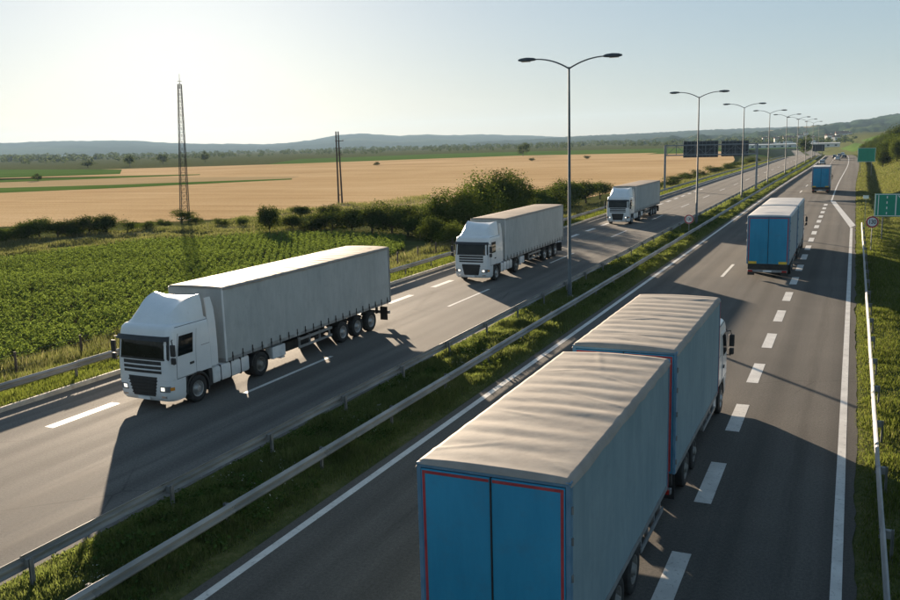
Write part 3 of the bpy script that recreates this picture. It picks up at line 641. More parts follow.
def add_wheel(parent, side, y, dual=False, rim=RIM, rad=.5):
    """tyre (named wheel) with its rim as a sub-part; side = +1 / -1"""
    key = (dual, rim.name, rad)
    if key not in _tyre:
        wd = .60 if dual else .33; b = MB(); h = wd/2
        prof = [(h-.03, rad*.58), (h, rad*.66), (h, rad*.90), (h-.03, rad*.985), (h-.06, rad), (-h+.06, rad), (-h+.03, rad*.985), (-h, rad*.9), (-h, rad*.6), (-h+.05, rad*.55)]
        if dual: prof = prof[:5]+[(.05, rad), (.03, rad*.86), (-.03, rad*.86), (-.05, rad)]+prof[5:]
        b.lathe(prof, n=28); tm = b.mesh('wheel', RUBBER, True)
        c = MB(); c.lathe([(h-.035, rad*.60), (h-.01, rad*.59), (h-.02, rad*.54), (h-.10, rad*.50), (h-.14, rad*.40), (h-.08, rad*.32), (h-.02, rad*.24), (h+.03, rad*.20), (h+.04, rad*.10), (h+.04, 0.001)], n=28)
        for k in range(10):
            t = 2*math.pi*k/10; c.lathe([(h-.10, .018), (h-.045, .018), (h-.04, .001)], (0, math.cos(t)*rad*.40, math.sin(t)*rad*.40), 6)
        _tyre[key] = (tm, c.mesh('rim', rim, True))
    tm, rm = _tyre[key]; xo = 1.25-(.60 if dual else .33)/2
    t = link(bpy.data.objects.new('wheel', tm), parent); t.location = (side*xo, y, rad)
    if side < 0: t.rotation_euler = (0, 0, math.pi)
    link(bpy.data.objects.new('rim', rm), t)
def fender(parent, side, y, r0=.56, r1=.62, a0=-10, a1=190, w0=.86, w1=1.25, mat=None, name='wheel_arch'):
    b = MB(); V = []; n = 16
    for k in range(n+1):
        t = R(a0+(a1-a0)*k/n)
        for rr in (r0, r1):
            for xx in (w0, w1): V.append((side*xx, y+math.cos(t)*rr, .5+math.sin(t)*rr))
    Fs = []
    for k in range(n):
        q = k*4
        for a, c in ((0, 1), (1, 3), (3, 2), (2, 0)): Fs.append((q+a, q+c, q+4+c, q+4+a))
    Fs += [(0, 1, 3, 2), (n*4, n*4+2, n*4+3, n*4+1)]
    return b.add(V, Fs).build(name, mat or BLACKPL, parent, True)

def build_cab(root, lit=False, deflector=True):
    cab = shell(1.10, 3.05, 2.22, [1.10, 1.25, 1.5, 1.85, 2.15, 2.40, 2.60, 2.75, 2.85, 2.92, 2.97, 3.01, 3.035, 3.05]).build('cab', CABWHITE, root, True)
    shell(.32, 1.10, .80, [.32, .38, .45, .7, .95, 1.095]).build('bumper', CABWHITE, cab, True)
    skin(-1.13, 1.13, -1.10, 1.10, 1.87, 2.62, .006, 14, 6).build('windscreen', GLASS, cab, True)
    for s in (-1, 1):                                                        # dark gasket edges beside the glass
        skin(s*1.13, s*1.19, s*1.10, s*1.16, 1.86, 2.63, .010, 2, 6).build('screen_pillar', BLACKPL, cab)
    skin(-1.17, 1.17, -1.16, 1.16, 1.83, 1.90, .012, 12, 1).build('wiper_panel', BLACKPL, cab)
    v = MB(); V = []                                                         # sun visor standing off the glass
    for i in range(17):
        s = -1.16+2.32*i/16
        for z, o in ((2.53, .15), (2.65, .05), (2.68, .04), (2.56, .12)): V.append(cab_pt(s, z, o))
    Fs = [(i*4+a, i*4+(a+1) % 4, i*4+4+(a+1) % 4, i*4+4+a) for i in range(16) for a in range(4)]+[(0, 1, 2, 3), (67, 66, 65, 64)]
    v.add(V, Fs).build('sun_visor', BLACKPL, cab, True)
    for k, (z0, z1) in enumerate(((1.66, 1.79), (1.50, 1.61), (1.35, 1.45))):
        skin(-.86, .86, -.86, .86, z0, z1, .006, 10, 1).build('grille_slot', BLACKPL, cab)
    for z0 in (1.455, 1.615): skin(-.86, .86, -.86, .86, z0, z0+.035, .028, 10, 1).build('grille_bar', CABWHITE, cab)
    skin(-.50, .50, -.66, .66, .50, 1.22, .008, 8, 3).build('lower_grille', BLACKPL, cab)
    for k in range(5): skin(-.54-.03*k, .54+.03*k, -.54-.03*k, .54+.03*k, .58+k*.12, .62+k*.12, .03, 8, 1).build('grille_slat', CHASSIS, cab)
    for s in (-1, 1):
        hl = skin(s*.72, s*1.14, s*.76, s*1.18, .68, .90, .010, 6, 2).build('headlight', HEADGLASS, cab, True)
        skin(s*.78, s*.94, s*.79, s*.95, .73, .86, .018, 3, 2).build('lit_bulb', HEADLIT if lit else CHROME, hl, True)
        skin(s*.78, s*1.00, s*.78, s*1.00, .46, .54, .012, 4, 1).build('fog_lamp', CHROME, cab)
        skin(s*1.15, s*1.30, s*1.15, s*1.30, .74, .86, .012, 3, 1).build('indicator', AMBER, cab)
        d0, d1 = s_of_y(.42, 2), s_of_y(1.42, 2)
        skin(s*d0, s*d1, s*(d0+.05), s*d1, 1.14, 2.72, .010, 5, 6, .012).build('door', CABWHITE, cab)
        for q0 in (d0-.02, d1): skin(s*q0, s*(q0+.022), s*(q0+(.05 if q0 < d1 else 0)), s*(q0+(.072 if q0 < d1 else .022)), 1.14, 2.72, .004, 1, 6, .006).build('door_gap', SEAM, cab)
        skin(s*(d0-.02), s*(d1+.02), s*(d0-.02), s*(d1+.02), 1.108, 1.128, .006, 5, 1, .008).build('door_gap', SEAM, cab)
        sk = s_of_y(2.2, 2); skin(s*(d1+.3), s*(sk-.02), s*(d1+.3), s*(sk-.02), 2.05, 2.068, .004, 3, 1, .006).build('panel_gap', SEAM, cab)
        skin(s*1.30, s*sk, s*1.28, s*(sk-.06), 2.935, 2.955, .005, 8, 1, .008).build('roof_gap', SEAM, cab)
        a0, a1, a2 = s_of_y(.50, 2), s_of_y(.62, 2.6), s_of_y(1.26, 2)
        skin(s*(a0-.02), s*a2, s*a1, s*(a2-.02), 1.92, 2.62, .018, 4, 4).build('side_window', GLASS, cab)
        h = s_of_y(1.16, 1.6); skin(s*(h-.10), s*(h+.10), s*(h-.10), s*(h+.10), 1.50, 1.58, .04, 2, 1).build('door_handle', BLACKPL, cab)
        m = MB(); m.box(*sorted((s*1.29, s*1.47)), .06, .17, 2.00, 2.42, .03); m.box(*sorted((s*1.29, s*1.46)), .06, .17, 1.72, 1.95, .03)
        m.tube([(s*1.22, .30, 2.55), (s*1.33, .14, 2.56), (s*1.38, .12, 2.40)], .02, 6); m.tube([(s*1.23, .30, 1.74), (s*1.36, .14, 1.70)], .02, 6)
        m.build('mirror', BLACKPL, cab)
        fender(cab, s, 1.42, .56, .64, -20, 178)
        b = MB(); b.box(*sorted((s*.90, s*1.22)), .805, .93, .42, 1.08); b.build('step', BLACKPL, cab)
        b = MB(); V = []
        for z, xo, ye in ((1.14, 1.250, 2.60), (1.85, 1.250, 2.62), (2.75, 1.214, 2.64), (3.30, 1.180, 2.62), (3.72, 1.140, 2.52)):
            V += [(s*xo, 2.226, z), (s*xo, ye, z), (s*(xo-.05), ye, z), (s*(xo-.05), 2.226, z)]
        b.add(V, [(i*4+k, i*4+(k+1) % 4, i*4+4+(k+1) % 4, i*4+4+k) for i in range(4) for k in range(4)]+[(3, 2, 1, 0), (16, 17, 18, 19)]); b.build('side_fairing', CABWHITE, cab)
        b = MB(); b.tube([(s*.18, .10, 1.93), (s*.62, .06, 2.0), (s*.9, .14, 2.14)], .012, 5); b.build('wiper', BLACKPL, cab)
    b = MB(); b.box(-.27, .27, -.025, .02, .38, .49); b.build('number_plate', PLATE, cab)
    if deflector:
        b = MB(); V = []; Y = np.linspace(.46, 2.24, 12); n = 13
        for y in Y:
            t = (y-.46)/1.78; top = 3.03+.87*(1-(1-t)**2.5); hw = 1.02+.15*t**.6; rg = .66+.40*t**.8
            for k in range(n):
                u = -1+2*k/(n-1); a = abs(u)
                if a <= .67: x, z = rg*a/.667, top-.10*min(1, t*2.2)*(1-(a/.667)**3)
                else: q = (a-.667)/.333; x, z = rg+(hw-rg)*q**.8, top-(top-2.985)*q**1.5
                V.append((math.copysign(x, u) if u else 0.0, y, z))
        Fs = [(i*n+k, i*n+k+1, (i+1)*n+k+1, (i+1)*n+k) for i in range(11) for k in range(n-1)]+[tuple(11*n+k for k in range(n))]
        b.add(V, Fs).build('roof_deflector', CABWHITE, cab, True)
    b = MB()
    for s in (-1, 1): b.box(s*.43-.05, s*.43+.05, .5, 3.0, .72, .98)
    b.box(-.5, .5, .4, 2.2, .55, 1.09); b.build('cab_chassis', CHASSIS, cab)
    for s in (-1, 1): add_wheel(root, s, 1.42)
    return cab

def curtain_side(parent, s, y0, y1, z0, z1, mat, seed=0, x=1.275, k=1.0):
    ny, nz = max(30, int((y1-y0)*9)), 14; ys = np.linspace(y0, y1, ny); zs = np.linspace(z0, z1, nz); Yg, Zg = np.meshgrid(ys, zs, indexing='ij')
    e = np.sin(np.clip((Yg-y0)/(y1-y0), 0, 1)*math.pi)**.25; v = (Zg-z0)/(z1-z0)
    wv = k*(.012*np.sin(Yg*5.3+seed)*(1-v)*e+.015*(vnoise(Yg*5, Zg*.8, seed+2)-.5)*e)+.030*(vnoise(Yg*.9, Zg*.55, seed)-.5)*e-.010
    X = s*(x+wv); return np_mesh('side_curtain', np.stack([X, Yg, Zg], -1).reshape(-1, 3), grid_faces(ny, nz), mat, parent, True)
def tarp_roof(parent, y0, y1, ztop, mat, seed=0, hw=1.285, bows=.62, amp=.022, wr=1.0, skirt=.10):
    L = y1-y0; nx, ny = 44, int(L*16); us = np.linspace(-1, 1, nx); ys = np.linspace(y0, y1, ny); Ug, Yg = np.meshgrid(us, ys, indexing='ij')
    flat = np.abs(Ug) < .985; X = np.clip(Ug/.985, -1, 1)*hw
    z = ztop+.035*(1-np.abs(Ug)**2)+amp*np.abs(np.cos(math.pi*(Yg-y0)/bows))**1.6*(.25+1.2*vnoise(Ug*.9, Yg*1.3, seed))*(1-np.abs(Ug)**6)
    z += .012*wr*(vnoise(Ug*1.6, Yg*2.4, seed+4)-.5)+.004*wr*(vnoise(Ug*5+Yg*2, Yg*9, seed+6)-.5)
    r = np.random.default_rng(seed+90)
    for k in range(int(9*wr)):
        cx, cy = r.uniform(-1, 1), r.uniform(y0, y1); a = r.uniform(-.6, .6)+(math.pi/2 if r.uniform() < .25 else 0); ln = r.uniform(.35, 1.0)
        dx, dy = X-cx, Yg-cy; p = dx*math.cos(a)+dy*math.sin(a); q = -dx*math.sin(a)+dy*math.cos(a)
        z += r.uniform(.007, .020)*np.exp(-(q/.045)**2-(p/ln)**2)*np.sign(r.uniform(-.4, 1))
    z = np.where(np.abs(Ug) > .985, ztop-skirt*(.8+.4*vnoise(Yg*2.2, Yg*0, seed)), z); z[0] = ztop-skirt*(.75+.5*vnoise(ys*2.2, ys*0, seed)); z[-1] = ztop-skirt*(.75+.5*vnoise(ys*2.0, ys*0, seed+1))
    X[0] -= .012; X[-1] += .012
    z[:, 0] = np.minimum(z[:, 0], ztop-.05); z[:, -1] = np.minimum(z[:, -1], ztop-.05)
    return np_mesh('roof_tarp', np.stack([X, Yg, z], -1).reshape(-1, 3), grid_faces(nx, ny), mat, parent, True)

def tail_gear(parent, y, low=.5):
    b = MB(); b.box(-1.2, 1.2, y-.10, y+.02, low, low+.16, .02); b.build('rear_bumper', GREYSTEEL, parent)
    for s in (-1, 1):
        b = MB(); b.box(*sorted((s*.88, s*1.16)), y+.024, y+.07, low+.02, low+.14, .01); b.build('tail_light', TAILRED, parent)
        b = MB(); b.box(s*.5-.04, s*.5+.04, y-.25, y-.1, low, 1.0); b.build('bumper_bracket', CHASSIS, parent)
        b = MB(); b.box(*sorted((s*.80, s*1.22)), y-.34, y-.32, .22, .92); b.build('mud_flap', BLACKPL, parent)
    b = MB(); b.box(-.26, .26, y+.024, y+.035, low+.02, low+.13); b.build('number_plate', PLATE, parent)
def side_guard(parent, s, y0, y1):
    b = MB()
    for z in (.52, .86): b.box(*sorted((s*1.20, s*1.235)), y0, y1, z, z+.11)
    for k in range(4):
        y = y0+.15+(y1-y0-.3)*k/3; b.box(*sorted((s*1.12, s*1.195)), y-.04, y+.04, .5, 1.0)
    b.build('side_guard', GREYSTEEL, parent)

def semi(name, x, y, label, curtain, roof, lit, seed):
    root = empty(name, (x, y, 0)); tag(root, label, 'truck', 'white articulated trucks driving towards the bridge')
    build_cab(root, lit)
    # tractor behind the cab
    b = MB()
    for s in (-1, 1): b.box(s*.43-.05, s*.43+.05, 2.2, 6.2, .74, .98)
    b.box(-.55, .55, 4.4, 5.9, .985, 1.08); b.box(-.72, .72, 2.25, 4.6, .36, .73); b.build('tractor_frame_and_filler', CHASSIS, root)  # the wide low box is added to block sunlight under the tractor
    for s in (-1, 1):
        t = MB(); t.box(*sorted((s*.74, s*1.22)), 2.30, 4.52, .42, 1.06, .10); tk = t.build('fuel_tank', TANK, root, True)
        for yy in (2.75, 3.35, 3.95):
            q = MB(); q.box(*sorted((s*.735, s*1.23)), yy-.04, yy+.04, .41, 1.07, .09); q.build('tank_strap', BLACKPL, tk, True)
        b = MB(); b.box(*sorted((s*.9, s*1.22)), 2.08, 2.28, .40, 1.06, .03); b.build('air_tank_cover', BLACKPL, root)
        add_wheel(root, s, 5.2, True, RIMDARK); fender(root, s, 5.2, .55, .59, 5, 175, .64, 1.24, BLACKPL, 'rear_fender')
    y0, y1 = 3.02, 16.25
    tr = MB(); tr.box(-1.26, 1.26, y0, y1, 1.10, 1.24); tr = tr.build('trailer_bed', GREYSTEEL, root)
    b = MB(); b.box(-1.26, 1.26, y0, y0+.05, 1.245, 3.93); b.build('front_wall', curtain, tr)
    for s in (-1, 1):
        curtain_side(tr, s, y0+.11, y1-.11, 1.13, 3.88, curtain, seed+(s > 0))
        for yy in (y0, y1-.10):
            b = MB(); b.box(*sorted((s*1.262, s*1.285)), yy+.002, yy+.098, 1.12, 3.93, .008); b.build('corner_post', TANK if yy == y0 else GREYSTEEL, tr)
        b = MB(); b.box(*sorted((s*1.262, s*1.288)), y0+.1, y1-.1, 3.86, 3.95, .01); b.build('roof_rail', GREYSTEEL, tr)
        b = MB(); b.box(*sorted((s*1.262, s*1.282)), y0+.1, y1-.1, 1.11, 1.23); b.build('side_rail', GREYSTEEL, tr)
        b = MB(); n = 21
        for k in range(n):
            yy = y0+.4+(y1-y0-.8)*k/(n-1); b.box(*sorted((s*1.284, s*1.300)), yy-.022, yy+.022, 1.06, 1.42); b.box(*sorted((s*1.284, s*1.308)), yy-.035, yy+.035, 1.20, 1.28)
        tag(b.build('buckle_straps', CHASSIS, tr), kind='stuff')
        side_guard(tr, s, 7.9, 10.6)
        b = MB(); b.box(*sorted((s*.62, s*.74)), 7.2, 7.34, .30, 1.1); b.box(*sorted((s*.54, s*.82)), 7.12, 7.42, .24, .30); b.build('landing_leg', TANK, tr)
        for yy in (11.55, 12.88, 14.21): add_wheel(root, s, yy, False, RIM)
        for yy in (11.55, 12.88, 14.21): fender(tr, s, yy, .54, .57, 40, 140, .88, 1.24, CHASSIS, 'mudguard')
        b = MB(); b.box(*sorted((s*.02, s*1.255)), y1+.002, y1+.05, 1.12, 3.9, .01); d = b.build('rear_door', CURT_PALE, tr)
        q = MB(); q.tube([(s*.4, y1+.07, 1.2), (s*.4, y1+.07, 3.8)], .018, 6); q.build('lock_rod', GALV_DULL, d)
    b = MB()
    for s in (-1, 1): b.box(s*.5-.06, s*.5+.06, 5.0, 16.2, .84, 1.095)
    for yy in (11.55, 12.88, 14.21): b.box(-.9, .9, yy-.07, yy+.07, .43, .57)
    b.build('trailer_frame', CHASSIS, tr)
    b = MB(); b.box(.82, 1.22, 6.05, 6.95, .48, .98, .03); b.build('pallet_box', TANK, tr)
    b = MB(); b.box(-.80, .80, 7.6, 9.5, .42, .83, .03); b.build('underbody_filler', CHASSIS, tr)  # added box that keeps sunlight from passing under the trailer
    b = MB(); b.tube([(0, 10.25, .62), (0, 10.26, .84)], .45, 20); b.build('spare_wheel', RUBBER, tr)
    b = MB()
    for s in (-1, 1): b.tube([(s*.55, 9.6, .66), (s*.55, 10.9, .66)], .16, 12)
    tag(b.build('air_tanks', CHASSIS, tr), kind='stuff')
    b = MB(); b.tube([(-.9, 7.27, .62), (.9, 7.27, .62)], .05, 8); b.build('leg_crossbar', CHASSIS, tr)
    tarp_roof(tr, y0-.01, y1+.03, 3.96, roof, seed, 1.292, .6, .014, .6, .09)
    tail_gear(tr, y1)
    return root
semi('white_truck', -22.68, 22.8, 'white truck with grey curtain trailer passing beside the leafy green crop field', CURT_GREY, ROOF_SEMI, True, 3)
semi('white_truck', -22.62, 52.4, 'white truck with grey trailer driving past the thicket of leafy trees', CURT_GREY, ROOF_SEMI, True, 13)
semi('white_truck', -22.85, 93.0, 'white truck with grey trailer passing the wide roadside bushes near the gantry', CURT_GREY, ROOF_SEMI, True, 23)

def box_body(root, name, y0, y1, zt, curtain, roof, seed, tail, wr, plates):
    bed = MB(); bed.box(-1.25, 1.25, y0, y1, .98, 1.12); bed = bed.build(name, FRAMEBLUE, root)
    b = MB(); b.box(-1.25, 1.25, y0, y0+.05, 1.125, zt-.06); b.build('front_wall', curtain, bed)
    for s in (-1, 1):
        curtain_side(bed, s, y0+.09, y1-.09, 1.0, zt-.07, curtain, seed+(s > 0), k=.25)
        for yy in (y0, y1-.09):
            b = MB(); b.box(*sorted((s*(1.206 if yy > y0 else 1.235), s*1.282)), yy+.002, yy+(.130 if yy > y0 else .088), .99, zt-.05, .01); pst = b.build('corner_post', FRAMEBLUE, bed)
            if yy > y0:
                q = MB()
                for zz in (1.3, 1.9, 2.5, 3.1, 3.6): q.tube([(s*1.29, yy+.07, zz-.06), (s*1.29, yy+.07, zz+.06)], .024, 8)
                q.build('hinges', GALV_DULL, pst)
        if True:
            b = MB(); b.box(*sorted((s*1.284, s*1.290)), y0+.015, y0+.07, 1.0, zt-.12); b.build('contour_tape', REDTAPE, bed)
        b = MB(); b.box(*sorted((s*1.255, s*1.279)), y0+.1, y1-.1, .96, 1.08); b.build('side_rail', GREYSTEEL, bed)
        side_guard(bed, s, y0+.3, y0+2.6)
        # rear: one door leaf each side
        b = MB(); b.box(*sorted((s*.012, s*1.20)), y1+.004, y1+.05, 1.02, zt-.14, .012); d = b.build('rear_door', DOORBLUE, bed, True)
        q = MB(); q.box(*sorted((s*1.130, s*1.178)), y1+.051, y1+.055, 1.06, zt-.165); q.build('contour_tape', REDTAPE, d)
        q = MB(); q.box(*sorted((s*.03, s*1.128)), y1+.051, y1+.055, zt-.213, zt-.165); q.build('contour_tape', REDTAPE, d)
        if plates:
            q = MB(); q.box(*sorted((s*.66, s*1.16)), y1+.058, y1+.07, 1.0, 1.16); q.build('marker_plate', YELLOW, d)
    b = MB(); b.box(-1.275, 1.275, y1-.06, y1+.035, zt-.13, zt-.05, .01); b.build('rear_header', FRAMEBLUE, bed)
    b = MB(); b.box(-1.2, 1.2, y1-.12, y1+.03, .66, .975, .02); b.build('rear_crossmember', CHASSIS, bed)
    b = MB(); b.box(-.012, .012, y1+.004, y1+.062, 1.02, zt-.14); b.build('door_seal', BLACKPL, bed)
    b = MB()
    for s in (-1, 1): b.box(s*.45-.06, s*.45+.06, y0, y1-.1, .72, .975)
    b.box(-.85, .85, y0+.5, y0+2.9, .42, .71); b.box(-.8, .8, y1-2.0, y1-.5, .48, .71); b.build('frame_beams_and_filler', CHASSIS, bed)  # the two wide boxes are added to close sunlit gaps below the body
    tarp_roof(bed, y0-.02, y1+.05, zt-.02, roof, seed, 1.288, .66, .020, wr, .12)
    tail_gear(bed, y1+.05, .46)
    return bed
def road_train(name, xr, ytail, label, curtain, roof, seed, L1=7.45, L2=7.77, gap=.9, wr=1.0, plates=True, zt=4.1, trailer=True):
    """xr = its right side, ytail = its tail; it drives away from the bridge (+y)"""
    y0 = 2.48; y1 = y0+L1; y2 = y1+gap; y3 = y2+L2; total = (y3 if trailer else y1)+.08
    root = empty(name, (xr-1.275, ytail+total, 0), math.pi); tag(root, label, 'truck', 'trucks with blue rear doors driving away')
    build_cab(root, False, True)
    box_body(root, 'truck_body', y0, y1, zt, curtain, roof, seed, not trailer, wr, plates and not trailer)
    for s in (-1, 1):
        for k, yy in enumerate((y0+4.3, y0+5.65)): add_wheel(root, s, yy, k == 0, RIMDARK)
        t = MB(); t.box(*sorted((s*.74, s*1.2)), 2.3, 2.75, .42, .95, .06); t.build('fuel_tank', TANK, root, True)
    if trailer:
        box_body(root, 'trailer_body', y2, y3, zt, curtain, roof, seed+31, True, wr*1.1, plates)
        for s in (-1, 1):
            for yy in (y2+3.3, y2+4.65): add_wheel(root, s, yy, False, RIMDARK)
        b = MB(); b.tube([(0, y1-.6, .62), (0, y2+.9, .62)], .07, 8); b.tube([(-.4, y2+.6, .7), (0, y1+.1, .62), (.4, y2+.6, .7)], .05, 8); b.build('drawbar', CHASSIS, root)
    return root
road_train('blue_truck', -3.60, 11.82, 'large truck and trailer with wrinkled beige roofs, slate sides and red-edged blue doors', CURT_TEAL, ROOF_BEIGE, 5, plates=True)
road_train('blue_truck', -3.42, 58.4, 'truck and trailer with white roofs and yellow plates on its blue rear doors', CURT_PALE, ROOF_WHITE, 17, L1=7.6, L2=7.6, gap=1.15, wr=.4)
road_train('blue_truck', -3.22, 146.6, 'single blue-backed truck with white roof following the small silver car', CURT_PALE, ROOF_WHITE, 27, L1=7.8, wr=.4, trailer=False, plates=True)

# ================================================================== CARS
def car(x, y, rz, paint, label):
    root = empty('car', (x, y, 0), rz); tag(root, label, 'car', 'cars in the distance on the motorway')
    # sections along y (0 = front): (y, half width low, z sill, z belt)
    sec = [(0.0, .62, .42, .62), (.12, .78, .28, .74), (.55, .86, .22, .84), (1.2, .89, .20, .93), (2.2, .90, .20, .97), (3.3, .90, .20, .99), (4.0, .87, .24, 1.0), (4.3, .80, .32, .96), (4.42, .68, .42, .82)]
    b = MB(); V = []
    for yy, hw, z0, z1 in sec:
        zm = (z0+z1)/2; V += [(-hw*.9, yy, z0), (-hw, yy, zm), (-hw*.93, yy, z1), (0, yy, z1+.03), (hw*.93, yy, z1), (hw, yy, zm), (hw*.9, yy, z0)]
    n = 7; m = len(sec); Fs = [(i*n+k, i*n+(k+1) % n, (i+1)*n+(k+1) % n, (i+1)*n+k) for i in range(m-1) for k in range(n)]+[tuple(range(n-1, -1, -1)), tuple((m-1)*n+k for k in range(n))]
    body = b.add(V, Fs).build('body', paint, root, True)
    g = MB(); gs = [(1.15, .78, .92), (1.75, .66, 1.36), (2.3, .62, 1.45), (3.2, .62, 1.43), (3.75, .66, 1.28), (4.18, .74, .98)]; V = []
    for yy, hw, z1 in gs: V += [(-.84, yy, .90), (-hw, yy, z1), (hw, yy, z1), (.84, yy, .90)]
    Fs = [(i*4+k, i*4+(k+1) % 4, i*4+4+(k+1) % 4, i*4+4+k) for i in range(5) for k in range(4)]+[(3, 2, 1, 0), (20, 21, 22, 23)]
    g.add(V, Fs).build('cabin_glass', GLASS, body)
    r_ = MB(); V = []
    for yy, hw, z1 in gs[1:5]: V += [(-hw-.01, yy, z1-.03), (-hw+.02, yy, z1+.015), (hw-.02, yy, z1+.015), (hw+.01, yy, z1-.03)]
    Fs = [(i*4+k, i*4+k+1, i*4+5+k, i*4+4+k) for i in range(3) for k in range(3)]; r_.add(V, Fs).build('roof', paint, body, True)
    for s in (-1, 1):
        q = MB(); q.box(*sorted((s*.52, s*.80)), 4.30, 4.40, .66, .84, .02); q.build('tail_light', TAILRED, body)
        q = MB(); q.box(*sorted((s*.45, s*.74)), .02, .14, .56, .68, .02); q.build('headlight', CHROME, body)
        for yy in (.85, 3.5):
            q = MB(); q.lathe([(-.10, .18), (-.10, .30), (-.07, .33), (.07, .33), (.10, .30), (.10, .2), (.08, .16), (.09, .001)], n=18)
            t = q.build('wheel', RUBBER, root, True); t.location = (s*.80, yy, .33); t.rotation_euler = (0, 0, 0 if s > 0 else math.pi)
            q = MB(); q.lathe([(.085, .20), (.10, .19), (.085, .08), (.105, .001)], n=14); q.build('rim', RIM, t, True)
    q = MB(); q.box(-.26, .26, 4.42, 4.44, .62, .73); q.build('number_plate', PLATE, body)
    return root
def cpaint(n, c): return two('car_paint_'+n, c, tuple(q*1.15 for q in c), 2, .3, .2, coat=.6)
SILV, CWH, CDK, CRED = cpaint('silver', (.42, .45, .47)), cpaint('white', (.7, .7, .7)), cpaint('dark', (.03, .035, .045)), cpaint('grey', (.16, .17, .19))
def put_car(xl, y, paint, label, toward=False):
    a = ang(y); car(xl+float(off(y)), y, (0 if toward else math.pi)-a, paint, label)
def car_at(px, py, paint, label):
    q = gz(px, py)
    for _ in range(12): q = gz(px, py, .5*float(drop(q[1]))+.5*q[2])
    c_ = car(float(q[0]), float(q[1])+4.4, math.pi-ang(float(q[1])), paint, label); c_.location.z = float(drop(q[1]+2.2))
car_at(822, 164.8, SILV, 'small silver car just ahead of the distant blue truck')
car_at(834.5, 158.6, CDK, 'dark car in the far queue beside a white car')
car_at(837.2, 160.4, CWH, 'white car at the tail of the far queue of cars')
car_at(839.3, 157.2, CRED, 'grey car in the middle of the far queue of cars')
car_at(844.0, 158.4, CDK, 'dark car on the right hand lane of the far queue')
car_at(842.5, 155.4, CWH, 'white car leading the far queue of cars')

# ================================================================== ROAD FURNITURE
W_PROF = [(0, .44), (.035, .455), (.080, .50), (.080, .53), (.010, .575), (.010, .615), (.080, .66), (.080, .69), (.035, .735), (0, .75)]
W_PROF = W_PROF+[(x-.008, z) for x, z in W_PROF[::-1]]
def guard_rail(x, face, y0, y1, sp, label, post_h=.70):
    """face = +1: the beam bulges towards +x, posts stand behind it"""
    root = empty('guard_rail', (x, y0, 0)); tag(root, label, 'guard rail', 'guard rails along the motorway')
    b = MB(); b.extrude([(face*p, q) for p, q in W_PROF], 'y', 0, sp+.16); rail = b.mesh('rail', GALV, False)
    p = MB(); fx = -face*.16
    p.box(fx-.03, fx+.03, -.006, .006, -.25, post_h); p.box(fx-.03, fx-.022, -.05, .05, -.25, post_h); p.box(fx+.022, fx+.03, -.05, .05, -.25, post_h); post = p.mesh('post', GALV_DULL)
    s = MB(); s.box(*sorted((-face*.012, -face*.128)), -.06, .06, .50, .69, .012); spac = s.mesh('spacer', GALV_DULL)
    j = MB()
    for zz in (.52, .67):
        for yy in (-.05, .05): j.lathe([(0, .018), (face*.02, .018), (face*.024, .001)], (face*.083, yy, zz), 6)
    bolts = j.mesh('splice_bolts', GALV_DULL)
    n = int((y1-y0)/sp)
    for k in range(n):
        y = y0+k*sp; o = float(off(y)); a = -ang(y+sp/2); jz = random.uniform(-.012, .012)
        r = link(bpy.data.objects.new('rail', rail), root); r.location = (o+random.uniform(-.008, .008)+(.004 if k % 2 else 0)*face, k*sp-.08, jz+float(drop(y))); r.rotation_euler = (random.uniform(-.002, .002), 0, a)
        q = link(bpy.data.objects.new('post', post), root); q.location = (o, k*sp, float(drop(y))+random.uniform(-.01, .01)); q.rotation_euler = (random.uniform(-.02, .02), random.uniform(-.02, .02), a)
        link(bpy.data.objects.new('spacer', spac), q)
        if y < 40: tag(link(bpy.data.objects.new('splice_bolts', bolts), r), kind='stuff').location = (0, .08, 0)
    return root
guard_rail(-28.5, 1, -8.4, 420, 4.2, 'guard rail between the kerb and the green crop field')
guard_rail(-15.55, -1, -9.4, 420, 4.25, 'guard rail on the white trucks\' side of the grassy central reservation')
guard_rail(-13.2, 1, -9.5, 420, 4.2, 'guard rail on the blue trucks\' side of the grassy central reservation')
guard_rail(0.98, -1, -8.0, 93, 3.96, 'guard rail on the right verge ending before the green lane sign')

